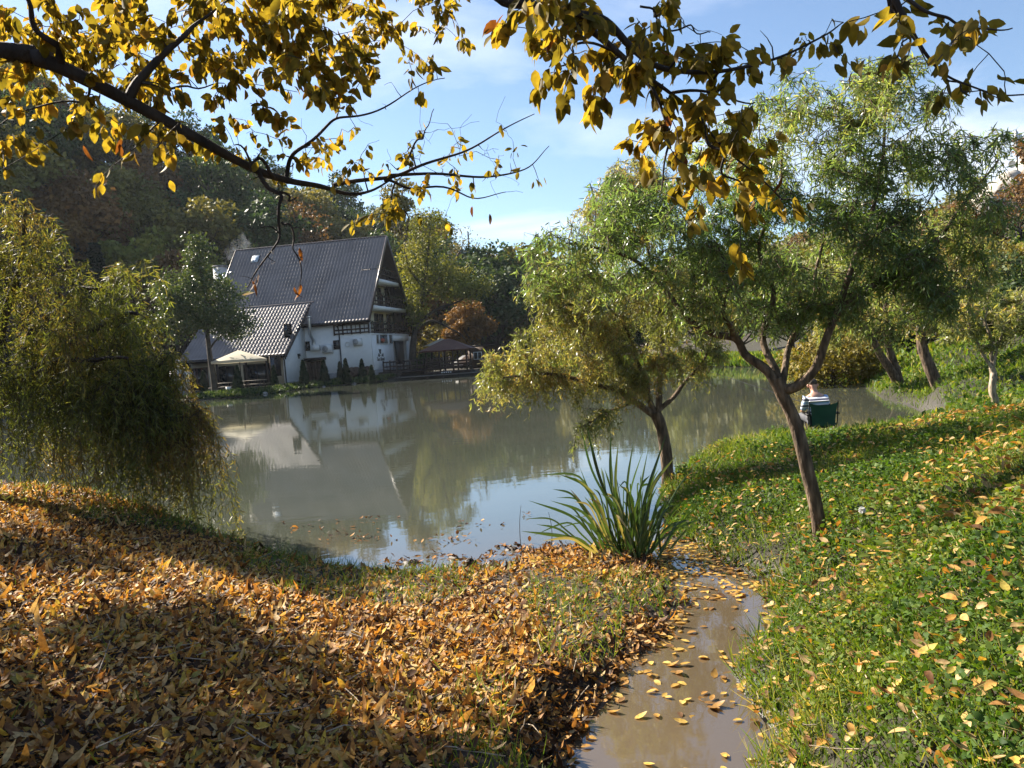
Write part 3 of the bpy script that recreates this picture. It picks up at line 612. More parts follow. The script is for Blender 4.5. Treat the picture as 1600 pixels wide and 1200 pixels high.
for px, py in ((445, 558), (466, 557)):
    y, z = hg(px, py, WX1 - .3); t = MB(); t.box(WX1 - .3, WX1 - .12, y - .14, y + .14, z, z + .25); t.box(WX1 - .3, WX1 - .2, y - .05, y + .05, z - .2, z); t.build('wall_lamp', M['dark_metal'], house)
for px, w in ((305, 1.3), (316, 1.1), (355, 2.1), (402, 2.6)):
    x, z = hf(px, 580, -3.2); win(house, 'y', (x, -3.2, .35), w, 2.0, frame=M['red_wood'] if px < 340 else M['dark_wood'])
for px in (297, 340, 385, 418):
    x, z = hf(px, 585, -4.2); t = MB(); t.box(x - .08, x + .08, -4.25, -4.09, GZH, WE - .25); t.build('veranda_post', M['dark_wood'], house)

# ---------------------------------------------------------------- smoke over the chimney
sm = MB(); V = []
for i in range(9):
    tt = i / 8; V.append(CHIM + np.array([.3 + 2.2 * tt * tt + .6 * tt, .4 * tt, .05 + 2.2 * tt]))
sm.tube(catmull(V, 4), np.linspace(.35, 1.15, 33), 12)
m = bpy.data.materials.new('chimney_smoke'); m.use_nodes = True; nt = m.node_tree
for n in list(nt.nodes):
    if n.type != 'OUTPUT_MATERIAL': nt.nodes.remove(n)
v = nt.nodes.new('ShaderNodeVolumePrincipled'); v.inputs['Color'].default_value = (.75, .82, .95, 1); v.inputs['Anisotropy'].default_value = .3
tn = nt.nodes.new('ShaderNodeTexNoise'); tn.inputs['Scale'].default_value = 1.1; tn.inputs['Detail'].default_value = 3; g = nt.nodes.new('ShaderNodeNewGeometry'); nt.links.new(g.outputs['Position'], tn.inputs['Vector'])
mr = nt.nodes.new('ShaderNodeMapRange'); nt.links.new(tn.outputs['Fac'], mr.inputs[0]); mr.inputs[1].default_value = .45; mr.inputs[2].default_value = .75; mr.inputs[4].default_value = .09
nt.links.new(mr.outputs[0], v.inputs['Density']); nt.links.new(v.outputs[0], nt.nodes['Material Output'].inputs['Volume'])
tag(sm.build('smoke', m), 'wisp of bluish smoke rising beside the chalet roof', 'smoke', kind='stuff')

# ---------------------------------------------------------------- things in front of the chalet
def hw(lx, ly, z=None):
    p = HO + hu * lx + hv * ly; return (p[0], p[1], gz(p[0], p[1]) if z is None else z)
def thuja_proto():
    root = empty('thuja', (0, 0, 0)); n = 1500
    h = rng.random(n) ** 1.25; a = rng.random(n) * 6.283; r = .46 * (1 - h) ** .8 * (.75 + .3 * rng.random(n)) * (1 - .35 * smooth(.15, 0, h))
    P = np.stack([r * np.cos(a), r * np.sin(a), .08 + h * 2.1], -1); X = np.stack([np.cos(a) * .45, np.sin(a) * .45, np.full(n, 1.0)], -1) + rng.normal(size=(n, 3)) * .2
    N = np.stack([np.cos(a), np.sin(a), np.full(n, .2)], -1) + rng.normal(size=(n, 3)) * .3
    leaves_obj('foliage', T_DIAMOND, P, X, N, rng.uniform(.14, .26, n), .13, 0, rng.random(n), M['conifer'], root)
    t = MB(); t.tube([(0, 0, -.1), (0, 0, 1.4)], [.05, .02], 6); t.build('trunk', M['bark_far'], root); return root
th = thuja_proto(); first = True
for px, top, bot, lab in ((476, 563, 602, 'dark cone thuja left of the brown gate'), (508, 563, 600, 'dark cone thuja right of the brown gate'), (532, 559, 588, 'thuja behind, against the chalet drainpipe'),
                     (542, 557, 597, 'pointed thuja just right of the drainpipe'), (567, 561, 592, 'slim thuja before the brown fence panels'), (582, 556, 598, 'thuja at the corner below the painted sign'),
                     (430, 573, 605, 'thuja below the tall wing window'), (373, 571, 612, 'thuja under the cream parasol'), (320, 579, 613, 'thuja left of the slender tree trunk')):
    dd = 63.8 if px > 460 else (60.5 if px > 400 else 58.6)
    p = at(px, bot, dd)
    for _ in range(6):
        z = gz(p[0], p[1]); 
        if abs(z - p[2]) > .03: dd += (p[2] - z) * 14; dd = min(max(dd, 52), 69.2); p = at(px, bot, dd)
    o = th if first else copy_tree(th); first = False
    hgt = (bot - top) / FPX * dd; s = hgt / 2.25
    o.location = (p[0], p[1], gz(p[0], p[1]) - .03); o.scale = (s * rng.uniform(.85, 1.05), s * rng.uniform(.85, 1.05), s); o.rotation_euler.z = rng.random() * 6
    tag(o, lab, 'thuja', 'clipped cone thujas in front of the chalet')
# two brown fence panels by the plinth
for i, (px, lab) in enumerate(((554, 'brown board panel left of the slim thuja'), (572, 'brown board panel right of the slim thuja'))):
    x, z = hf(px, 592, -.4); pn = tag(empty('board_panel', hw(x, -.4), -PHI), lab, 'fence panel', 'brown board panels by the plinth')
    for k in range(5):
        t = MB(); t.box(-.5 + k * .2, -.32 + k * .2, -.03, .03, -.05, 1.1 + .03 * (k % 2)); t.build('plank', M['brown_wood'], pn)
# big cream parasol
p = at(378, 606, 59.5); pr = tag(empty('parasol', (p[0], p[1], gz(p[0], p[1]))), 'big square cream parasol on the terrace by the chalet wing', 'parasol')
zt = 2.45; V = []; q = 1.6
t = MB(); ring = [(-q, -q), (0, -q), (q, -q), (q, 0), (q, q), (0, q), (-q, q), (-q, 0)]
V = [(0, 0, zt + .75)] + [(x, y, zt - (.04 if x and y else 0)) for x, y in ring] + [(x, y, zt - .22) for x, y in ring]
t.add(V, [(0, 1 + i, 1 + (i + 1) % 8) for i in range(8)], .6); t.add(V, [(1 + i, 9 + i, 9 + (i + 1) % 8, 1 + (i + 1) % 8) for i in range(8)], .3); t.build('canopy', M['cream_cloth'], pr)
t = MB(); t.tube([(0, 0, -.05), (0, 0, zt + .8)], .035, 8); t.build('pole', M['dark_wood'], pr)
for x, y in ring:
    t = MB(); t.bar((0, 0, zt + .7), (x * .98, y * .98, zt - .06), .03); t.build('rib', M['dark_wood'], pr)
# white garden oven with a tapering hood
p = at(280, 611, 57.0); ov = tag(empty('garden_oven', (p[0], p[1], gz(p[0], p[1]) - .03), .3), 'white masonry garden oven with a tapering hood and flue', 'oven')
t = MB(); t.box(-.75, .75, -.6, .6, 0, .75); t.build('base', M['stone'], ov)
t = MB(); t.box(-.72, -.5, -.55, .55, .752, 1.6); t.box(.5, .72, -.55, .55, .752, 1.6); t.box(-.5, .5, .35, .55, .752, 1.6); t.build('firebox', M['plaster'], ov)
t = MB(); t.lathe([(1.0, 1.6), (.95, 1.7), (.3, 2.05), (.2, 2.12)], sides=4); t.build('hood', M['white_paint'], ov)
t = MB(); t.box(-.17, .17, -.17, .17, 2.1, 2.75); t.build('flue', M['plaster'], ov)
# picnic tables with benches
def picnic(px, py, d, lab):
    p = at(px, py, d); tb = tag(empty('picnic_table', (p[0], p[1], gz(p[0], p[1])), -PHI), lab, 'table', 'wooden tables on the terrace')
    for k in range(4): t = MB(); t.box(-.9, .9, -.38 + k * .19, -.21 + k * .19, .72, .76); t.build('plank', M['grey_wood'], tb)
    for y in (-.75, .75): t = MB(); t.box(-.9, .9, y - .13, y + .13, .42, .46); t.build('bench_seat', M['grey_wood'], tb)
    for x in (-.65, .65):
        for y in (-.35, .35): t = MB(); t.bar((x, y * 1.9, -.02), (x, y * .5, .72), .07); t.build('leg', M['dark_wood'], tb)
        t = MB(); t.bar((x, -.85, .38), (x, .85, .38), .06); t.build('crossbar', M['dark_wood'], tb)
picnic(352, 607, 59.2, 'wooden terrace table with benches left of the parasol thuja'); picnic(398, 605, 60.2, 'wooden terrace table with benches under the wing eave')
# small pot light / white bucket
p = at(357, 607, 58.2); t = MB(); t.lathe([(.14, 0), (.2, .45), (.17, .45), (.12, .05)], (p[0], p[1], gz(p[0], p[1])), 12); tag(t.build('bucket', M['white_paint']), 'white bucket standing by the terrace edge', 'bucket')
# hatched wooden deck stairs and railing right of the gable
dk = tag(empty('entrance_deck', hw(2.0, 7.0, 0), -PHI), 'dark timber deck with railing at the chalet entrance', 'deck')
t = MB(); t.box(-2.1, 2.4, -5.2, 5.0, .55, .75); t.build('floor', M['dark_wood'], dk)
t = MB(); railing(t, (2.3, -5.1, .75), (2.3, 4.9, .75), 1.0, 9); railing(t, (-1.6, -5.1, .75), (2.3, -5.1, .75), 1.0, 6); t.build('railing', M['dark_wood'], dk)
for k in range(4): t = MB(); t.box(-2.0, .2, -6.6 + .35 * k, -6.26 + .35 * k, .1 + .15 * k, .16 + .15 * k); t.build('step', M['grey_wood'], dk)
for x in (-2, 0, 2.2): t = MB(); t.bar((x, -5.0, -.3), (x, -5.0, .56), .16); t.build('post', M['dark_wood'], dk)
# small white parasol over the entrance deck
p = hw(4.6, 8.0, .75); pr = tag(empty('parasol', p), 'small pale parasol behind the trunk right of the chalet', 'parasol')
t = MB(); V = [(0, 0, 2.9)] + [(1.9 * math.cos(a), 1.9 * math.sin(a), 2.2) for a in np.arange(8) * math.pi / 4]; t.add(V, [(0, 1 + i, 1 + (i + 1) % 8) for i in range(8)], .6); t.build('canopy', M['cream_cloth'], pr)
t = MB(); t.tube([(0, 0, -.5), (0, 0, 2.9)], .03, 7); t.build('pole', M['metal'], pr)
# gazebo on the waterside platform
p = at(703, 584, 71.5); gb = tag(empty('gazebo', (p[0], p[1], 0), -PHI + .1), 'dark open timber gazebo with a hipped roof on the waterside platform', 'gazebo')
gwid, gd = 1.85, 1.6
t = MB(); t.box(-gwid - .2, gwid + .2, -gd - .3, gd + .3, .30, .46); t.build('floor', M['dark_wood'], gb)
t = MB(); e = .55; V = [(-gwid - e, -gd - e, 2.42), (gwid + e, -gd - e, 2.42), (gwid + e, gd + e, 2.42), (-gwid - e, gd + e, 2.42), (-.25, 0, 3.45), (.25, 0, 3.45)]
t.add(V, [(0, 1, 5, 4), (2, 3, 4, 5)]); t.add(V, [(1, 2, 5), (3, 0, 4)]); V2 = [(x, y, z - .12) for x, y, z in V[:4]]; t.add(V[:4] + V2, [(0, 4, 5, 1), (1, 5, 6, 2), (2, 6, 7, 3), (3, 7, 4, 0), (7, 6, 5, 4)])
t.build('roof', M['red_wood'], gb)
for x in (-gwid, -gwid / 3, gwid / 3, gwid):
    for y in (-gd, gd): t = MB(); t.bar((x, y, .4), (x, y, 2.45), .14); t.build('post', M['dark_wood'], gb)
for y in (-gd, gd):
    for z in (.75, 1.0, 1.28): t = MB(); t.box(-gwid, gwid, y - .04, y + .04, z, z + .13); t.build('rail', M['dark_wood'], gb)
for x in (-gwid, gwid):
    for z in (.75, 1.0, 1.28): t = MB(); t.box(x - .04, x + .04, -gd, gd, z, z + .13); t.build('rail', M['dark_wood'], gb)
t = MB(); t.box(-.9, .9, -.35, .35, 1.12, 1.18); t.build('table', M['grey_wood'], gb)
t = MB(); 
for k in range(5): t.box(-.5 + k * .2, -.38 + k * .2, -gd - .33, -gd - .305, .34, .44)
t.build('white_panel', M['white_paint'], gb)
# waterside platform
p = at(690, 588, 69.3); pf = tag(empty('jetty', (p[0], p[1], 0), -PHI + .1), 'long low dark plank platform along the water below the gazebo', 'jetty')
for k in range(6): t = MB(); t.box(-4.2, 3.2, -.6 + k * .24, -.38 + k * .24, .17, .24); t.build('plank', M['grey_wood'], pf)
for x in np.linspace(-4, 3, 6): t = MB(); t.bar((x, -.5, -.6), (x, -.5, .17), .12); t.build('pile', M['dark_wood'], pf)
t = MB(); t.bar((-4.2, .7, .2), (-4.2, .7, 1.2), .1); t.bar((-.9, .7, .2), (-.9, .7, 1.2), .1); t.bar((-4.2, .7, 1.1), (-.9, .7, 1.1), .08); t.bar((-4.2, .7, .7), (-.9, .7, .7), .06); t.build('handrail', M['dark_wood'], pf)
# low hut and parked car beyond the gazebo
p = at(757, 578, 80); hu2 = tag(empty('hut', (p[0], p[1], gz(p[0], p[1])), -.1), 'small brown timber hut with a flat roof beyond the gazebo', 'hut')
t = MB(); t.box(-1.6, 1.6, 0, 2.4, 0, 2.2); t.build('wall', M['brown_wood'], hu2); t = MB(); t.box(-1.9, 1.9, -.4, 2.7, 2.2, 2.4); t.build('roof', M['dark_wood'], hu2)
win(hu2, 'y', (-.6, 0, .9), .9, .8, frame=M['white_paint']); t = MB(); t.box(.3, 1.1, -.05, 0, .05, 1.95); t.build('door', M['dark_wood'], hu2)
p = at(742, 570, 84); car = tag(empty('parked_car', (p[0], p[1], gz(p[0], p[1])), .35), 'white parked car half hidden beside the gazebo', 'car')
V = [(-2.1, -.85, .3), (2.1, -.85, .3), (2.1, -.85, .8), (1.2, -.82, .9), (.6, -.72, 1.42), (-1.1, -.72, 1.45), (-1.9, -.82, .95), (-2.1, -.85, .85)]
V = V + [(x, -y, z) for x, y, z in V]; t = MB(); t.add(V, [(i, (i + 1) % 8, 8 + (i + 1) % 8, 8 + i) for i in range(8)]); t.add(V, [(0, 7, 6, 1), (1, 6, 3, 2), (6, 5, 4, 3), (8, 9, 14, 15), (9, 10, 11, 14), (14, 11, 12, 13)]); t.build('body', M['metal'], car)
t = MB(); t.box(-1.0, .55, -.86, -.79, .95, 1.33); t.box(-1.0, .55, .79, .86, .95, 1.33); t.build('window', M['dark_glass'], car)
for x in (-1.3, 1.35):
    for y in (-.82, .82): t = MB(); t.tube([(x, y - .1, .32), (x, y + .1, .32)], .32, 14); t.build('wheel', M['black_paint'], car)
# stones along the chalet shore
stone_me = []
for k in range(4):
    t = MB(); a = np.linspace(0, 2 * np.pi, 9)[:-1]; V = []
    for zz, rr in ((-.5, .7), (0, 1.0), (.45, .8), (.7, .35)):
        for q in a: V.append((rr * math.cos(q) * rng.uniform(.75, 1.2), rr * math.sin(q) * rng.uniform(.75, 1.2), zz + rng.uniform(-.12, .12)))
    F = [(i * 8 + j, i * 8 + (j + 1) % 8, i * 8 + 8 + (j + 1) % 8, i * 8 + 8 + j) for i in range(3) for j in range(8)]
    t.add(V, F); t.add([V[24 + j] for j in range(8)], [(0, 1, 2, 3), (0, 3, 4, 7), (4, 5, 6, 7)]); t.V; me = mesh('shore_stone', np.vstack(t.V), [np.vstack(t.Q)]); me.materials.append(M['stone']); stone_me.append(me)
for i in range(46):
    q = rng.random(); px = 285 + q * 310; py = np.interp(px, [285, 330, 380, 450, 520, 600], [628, 624, 620, 611, 603, 596]); s0 = gp(px, py - rng.uniform(0, 3))
    s = rng.uniform(.1, .32); o = link('shore_stone', stone_me[i % 4]); o.location = (s0[0], s0[1] + rng.uniform(-.1, .5), .02); o.scale = (s, s, s * .7); o.rotation_euler = (0, 0, rng.random() * 6)
    tag(o, 'grey stone lying along the chalet shore', 'stone', 'grey stones edging the chalet shore')
# ---------------------------------------------------------------- trees
def wiggle(P, amp, seed):
    r = np.random.default_rng(seed); n = len(P); t = np.linspace(0, 1, n)
    w = sum(r.normal(size=3)[None] * np.sin(t[:, None] * r.uniform(4, 16) + r.uniform(0, 6)) for _ in range(3)) * amp
    return P + w * np.sin(np.pi * np.clip(t, 0, 1))[:, None] ** .5 * (t > 0)[:, None]
class Tree:
    def __init__(s, base): s.base = np.array(base, float); s.wood = MB(); s.SP = []; s.SR = []; s.paths = []
    def limb(s, P, r0, r1, n=7, sides=10, wig=0.0, seed=1, power=1.0):
        Q = catmull(P, n)
        if wig: Q = wiggle(Q, wig, seed)
        rr = r1 + (r0 - r1) * (1 - np.linspace(0, 1, len(Q))) ** power
        if r0 > .025: sides = 16
        s.wood.tube(Q - s.base, rr, sides)
        if r0 > .025:
            i_ = np.repeat(np.arange(len(Q)), sides); a_ = np.tile(np.arange(sides), len(Q)); c_ = (Q - s.base)[i_]; v_ = s.wood.V[-3]
            k_ = 1 + .16 * (vnoise(a_ * .9, i_ * .35, 1.0, seed % 40) - .5) + .10 * (vnoise(a_ * .55, i_ * .12, 1.0, seed % 37 + 3) - .5) + .05 * np.sin(a_ * 2.4); s.wood.V[-3] = c_ + (v_ - c_) * k_[:, None]
        s.SP.append(Q); s.SR.append(rr); return Q
    def reach(s, targets, rtip=.003, droop=.0, wig=.03, rmax=.02, up=.12, sides=5, lift=0.0):
        """grow a thin branch from the nearest wood to every target, nearest first"""
        SP = np.vstack(s.SP); SR = np.concatenate(s.SR); T = np.asarray(targets, float)
        d = np.array([np.min(((SP - t) ** 2).sum(1)) for t in T]); out = []
        for j in np.argsort(d):
            t = T[j]; dv = SP - t; c = (dv ** 2).sum(1) + .6 * np.maximum(dv[:, 2], 0) ** 2
            k = int(np.argmin(c)); a = SP[k]; L = np.linalg.norm(t - a)
            if L < .02: continue
            n = int(np.clip(L / .09, 4, 16)); tt = np.linspace(0, 1, n)[:, None]
            mid = (a + t) / 2 + np.array([0, 0, up * L]) + rng.normal(size=3) * wig * L
            Q = a * (1 - tt) ** 2 + 2 * mid * tt * (1 - tt) + t * tt ** 2
            if wig: Q = wiggle(Q, wig * L * .35, int(rng.integers(1e9)))
            r0 = min(SR[k] * .7, rmax, .004 + .013 * L); r0 = max(r0, rtip * 1.2); rr = np.linspace(r0, rtip, n)
            s.wood.tube(Q - s.base, rr, sides, cap=False); SP = np.vstack([SP, Q[1:]]); SR = np.concatenate([SR, rr[1:]]); out.append(Q)
        s.SP = [SP]; s.SR = [SR]; s.paths += out; return out
def in_ell(c, r, n, shell=.55):
    d = rdir(n); return np.array(c) + d * (shell + (1 - shell) * rng.random((n, 1)) ** .6) * np.array(r)
def twigs(paths, per, Lr, droop, spacing, out=.5, base_t=.35, base=None, wood=None, hang=1.0, wig=.02, zmin=None):
    """drooping leafy twigs; returns leaf position, direction, normal"""
    LP, LX, LN = [], [], []
    for Q in paths:
        for _ in range(rng.poisson(per) if per > 1 else per):
            q = Q[int((base_t + (1 - base_t) * rng.random()) * (len(Q) - 1))]; L = rng.uniform(*Lr)
            a = rng.random() * 6.283; d = np.array([math.cos(a) * out, math.sin(a) * out, rng.uniform(.0, .7) * out])
            n = max(4, int(L / .06)); t = np.linspace(0, 1, n)[:, None]
            P = q + d * L * (t - .38 * t * t) + np.array([0, 0, -droop * L]) * t ** 1.6
            P = wiggle(P, wig * 1.6, int(rng.integers(1e9)))
            if zmin is not None and P[-1, 2] < zmin: P[:, 2] = np.maximum(P[:, 2], zmin + rng.random() * .15)
            if wood is not None: Pw = P[::2] if n > 4 else P; wood.tube(Pw - base, np.linspace(.0026, .0012, len(Pw)), 3, cap=False)
            m = max(3, int(L / spacing)); u = np.clip(rng.random(m) * .95 + .05, 0, 1) * (n - 1); i = np.minimum(u.astype(int), n - 2)
            p = P[i] + (P[i + 1] - P[i]) * (u - i)[:, None]; tg = nrm(P[i + 1] - P[i])
            x = tg * .4 + rdir(m) * .8 + np.array([0, 0, -.45 * hang]); LP.append(p); LX.append(x); LN.append(rdir(m) + np.array([0, 0, .4]))
    return np.vstack(LP), np.vstack(LX), np.vstack(LN)
def willow(name, base, limbs, ells, bark, leafm, label, cat='willow tree', group=None, per=5, Lr=(.25, .6), droop=.7, spacing=.022, leafL=(.06, .11), leafW=.16, out=.5, hang=1.0, zmin=None, rmax=.02, wig=.05, curl=.5):
    root = tag(empty(name, tuple(base)), label, cat, group); T = Tree(base)
    for P, r0, r1, wg in limbs: T.limb(P, r0, r1, wig=wg, seed=int(rng.integers(1e6)))
    T.wood.build('trunk', bark, root, smooth=True); T.wood = MB()
    tg = np.vstack([in_ell(c, r, n) for c, r, n in ells]); paths = T.reach(tg, wig=wig, rmax=rmax)
    P, X, N = twigs(paths, per, Lr, droop, spacing, out, base=T.base, wood=T.wood, hang=hang, zmin=zmin)
    T.wood.build('branches', bark, root, smooth=True)
    n = len(P); L = rng.uniform(*leafL, n); cl = vnoise(P[:, 0] * 1.0 + P[:, 1], P[:, 2], 1.6, 11)
    leaves_obj('crown', T_WILLOW, P - T.base, X, N, L, L * leafW, rng.normal(0, curl, n) * .5, np.clip(rng.normal(0, .2, n) + .08 + cl * .85, 0, 1), leafm, root)
    print(name, 'leaves', n); return root

# right foreground willow
b1 = gp(1283, 862, .30); Y1 = b1[1]
def L1(lst): return [at(px, py, Y1 + dy) for px, py, dy in lst]
willow('willow_tree', b1, [
    ([b1 - (0, 0, .15)] + L1([(1283, 858, 0), (1276, 800, 0), (1258, 720, 0), (1242, 660, .02), (1222, 615, .02), (1215, 590, .02)]), .058, .049, .0),
    (L1([(1222, 618, .02), (1200, 580, .03), (1165, 553, .1), (1150, 525, .1), (1115, 516, .15), (1075, 495, .2), (1045, 462, .25), (1000, 415, .3), (955, 395, .3), (890, 380, .35)]), .042, .009, .012),
    (L1([(1222, 612, .02), (1248, 600, -.05), (1275, 570, -.1), (1292, 525, -.15), (1308, 490, -.15), (1330, 420, -.2), (1360, 340, -.2), (1380, 240, -.2), (1385, 150, -.1)]), .042, .008, .012),
    (L1([(1215, 595, .02), (1207, 560, .1), (1195, 510, .2), (1200, 450, .3), (1190, 380, .35), (1215, 300, .4), (1225, 220, .4)]), .034, .007, .012),
    (L1([(1222, 600, .02), (1240, 530, .2), (1275, 460, .4), (1280, 400, .5), (1290, 300, .6)]), .028, .006, .012),
    (L1([(1310, 485, -.15), (1370, 440, -.1), (1440, 390, 0), (1500, 330, .1), (1560, 250, .1)]), .03, .008, .012),
    (L1([(1150, 527, .1), (1130, 490, 0), (1140, 440, -.1), (1120, 380, -.15)]), .026, .008, .012)],
    [(at(1060, 330, Y1 + .2), (.95, .75, .50), 70), (at(1010, 400, Y1 + .2), (.75, .6, .3), 34), (at(1230, 230, Y1 + .3), (.72, .8, .55), 80), (at(1370, 190, Y1 - .1), (.55, .7, .50), 66), (at(1260, 390, Y1 + .1), (1.0, .9, .55), 120), (at(1420, 330, Y1), (.62, .8, .62), 90), (at(1190, 460, Y1), (.6, .6, .32), 40), (at(1490, 250, Y1 + .1), (.38, .5, .32), 26), (at(870, 400, Y1 + .35), (.33, .35, .25), 16), (at(1390, 470, Y1 + .1), (.55, .6, .3), 46), (at(1470, 420, Y1 + .2), (.4, .5, .4), 30), (at(1130, 300, Y1 + .4), (.5, .5, .4), 40), (at(1330, 130, Y1 + .1), (.4, .4, .22), 26), (at(990, 310, Y1 + .5), (.45, .5, .3), 34)],
    M['bark_willow'], M['willow_green'], 'large willow on the grassy right bank with its leaning trunk nearest the camera', per=5.6, Lr=(.14, .46), droop=.6, spacing=.019, leafL=(.042, .08), leafW=.15, out=.62, curl=.9)
# second willow at the water, left of it
b2_ = gp(1043, 757, .06); Y2 = b2_[1]
def L2(lst): return [at(px, py, Y2 + dy) for px, py, dy in lst]
willow('willow_tree', b2_, [
    ([b2_ - (0, 0, .2)] + L2([(1043, 752, 0), (1041, 710, 0), (1034, 670, 0), (1024, 645, 0)]), .088, .078, 0),
    (L2([(1024, 650, 0), (1000, 632, -.05), (965, 612, -.15), (940, 600, -.2), (890, 590, -.3), (830, 585, -.4), (785, 590, -.4)]), .05, .012, .012),
    (L2([(1022, 645, 0), (1012, 610, .05), (1000, 575, .1), (985, 530, .1), (940, 470, .15), (900, 420, .2)]), .045, .012, .015),
    (L2([(1028, 645, 0), (1030, 600, .1), (1035, 560, .2), (1030, 480, .3), (1010, 380, .4), (1000, 300, .4)]), .05, .012, .015),
    (L2([(1030, 640, 0), (1060, 610, .1), (1085, 580, .2), (1110, 540, .3), (1130, 480, .4)]), .035, .01, .01),
    (L2([(985, 628, -.1), (960, 640, -.2), (930, 655, -.3), (905, 668, -.35)]), .02, .008, .015),
    (L2([(940, 470, .15), (880, 480, 0), (830, 500, -.1)]), .025, .008, .015)],
    [(at(880, 540, Y2), (.85, .9, .55), 100), (at(800, 575, Y2 - .2), (.42, .6, .30), 40), (at(960, 440, Y2 + .1), (1.0, 1.0, .75), 120), (at(980, 315, Y2 + .2), (.75, .8, .55), 66), (at(990, 262, Y2 + .2), (.4, .4, .25), 20), (at(1070, 480, Y2 + .2), (.6, .8, .7), 60), (at(915, 640, Y2 - .3), (.42, .3, .24), 12), (at(950, 590, Y2 - .2), (.5, .4, .2), 20), (at(1010, 560, Y2 - .3), (.5, .4, .25), 30), (at(860, 430, Y2 + .1), (.35, .5, .3), 26), (at(1105, 555, Y2 + .2), (.35, .4, .25), 18)],
    M['bark_willow'], M['willow_leaf'], 'yellowing willow with a dark curved trunk standing at the water edge behind the iris', per=6.4, Lr=(.2, .66), droop=.8, spacing=.0245, leafL=(.05, .095), leafW=.16, out=.56, curl=.9)
# weeping willow off the left bank
YL = 9.7
def LL(lst): return [at(px, py, YL + dy) for px, py, dy in lst]
bL = at(-130, 745, YL); bL[2] = gz(bL[0], bL[1])
willow('willow_tree', bL, [
    ([bL - (0, 0, .2), bL + (0, 0, .3)] + LL([(-70, 680, 0), (-20, 635, 0), (20, 600, 0), (60, 570, 0)]), .17, .12, 0),
    (LL([(20, 602, 0), (70, 560, -.1), (120, 535, -.2), (170, 500, -.3), (215, 490, -.4)]), .085, .02, .03),
    (LL([(-20, 635, 0), (-10, 560, .1), (10, 480, .1), (30, 400, .1), (40, 330, 0)]), .08, .02, .03),
    (LL([(30, 590, 0), (60, 520, .3), (110, 460, .5), (160, 450, .5)]), .07, .018, .03),
    (LL([(10, 600, 0), (60, 585, -.5), (120, 560, -.8), (200, 560, -1.0)]), .06, .018, .03),
    (LL([(-20, 620, 0), (-80, 540, 0), (-120, 450, 0)]), .07, .02, .03)],
    [(at(60, 480, YL), (1.0, 1.2, .6), 72), (at(150, 510, YL - .3), (.7, 1.1, .4), 54), (at(25, 350, YL), (.5, .7, .42), 26), (at(215, 500, YL - .3), (.3, .6, .24), 14), (at(120, 570, YL - .4), (1.1, 1.1, .3), 60), (at(205, 420, YL + .2), (.45, .35, .10), 14), (at(225, 590, YL - .4), (.42, .8, .25), 34), (at(255, 640, YL - .3), (.45, .5, .22), 34), (at(180, 600, YL - .5), (.8, .7, .25), 40), (at(290, 650, YL - .3), (.28, .4, .1), 20), (at(255, 560, YL - .2), (.3, .4, .1), 18)],
    M['bark_dark'], M['willow_left'], 'weeping willow hanging over the water beyond the leafy left bank', per=4.4, Lr=(.5, 1.9), droop=1.1, spacing=.034, leafL=(.065, .12), leafW=.11, out=.4, hang=.8, zmin=.04, curl=.3)

# smaller willows on the far right bank
bS = gp(1557, 640, .46); YS = bS[1]
def LS(lst): return [at(px, py, YS + dy) for px, py, dy in lst]
willow('willow_tree', bS, [
    ([bS - (0, 0, .15)] + LS([(1557, 636, 0), (1551, 610, 0), (1553, 590, 0), (1550, 575, 0)]), .062, .05, .01),
    (LS([(1550, 577, 0), (1535, 550, 0), (1515, 510, 0), (1500, 480, 0)]), .03, .008, .01), (LS([(1550, 577, 0), (1560, 540, 0), (1575, 500, 0), (1590, 460, 0)]), .028, .008, .01), (LS([(1552, 575, 0), (1548, 530, .1), (1540, 490, .1), (1545, 455, .1)]), .03, .008, .01)],
    [(at(1545, 500, YS), (.85, .8, .52), 90), (at(1500, 490, YS), (.35, .5, .35), 25), (at(1600, 490, YS), (.5, .6, .45), 35)],
    M['bark_pale'], M['willow_leaf'], 'small round willow with a thin pale crooked trunk on the far right bank', per=4.5, Lr=(.2, .45), droop=.3, spacing=.032, leafL=(.08, .13), leafW=.2, out=.6)
bT = gp(1470, 613, .36); YT = bT[1]
def LT(lst): return [at(px, py, YT + dy) for px, py, dy in lst]
willow('willow_tree', bT, [
    ([bT - (0, 0, .2)] + LT([(1468, 610, 0), (1452, 575, 0), (1442, 540, 0), (1440, 505, 0), (1446, 470, 0), (1450, 400, 0)]), .16, .08, .01),
    (LT([(1442, 520, 0), (1420, 470, -.2), (1390, 420, -.3)]), .07, .02, .02), (LT([(1444, 490, 0), (1480, 440, .2), (1520, 390, .3)]), .07, .02, .02)],
    [(at(1450, 400, YT), (1.5, 1.3, 1.1), 90), (at(1390, 450, YT), (.9, .9, .6), 45), (at(1525, 400, YT), (.9, .9, .7), 45), (at(1450, 490, YT - .3), (1.1, .8, .25), 30)],
    M['bark_willow'], M['willow_leaf'], 'willow on the far bank with a stout dark trunk leaning to the left', per=5, Lr=(.3, .8), droop=.7, spacing=.045, leafL=(.10, .16), leafW=.2)
bD = gp(1407, 600, .3); YD = bD[1]
def LD(lst): return [at(px, py, YD + dy) for px, py, dy in lst]
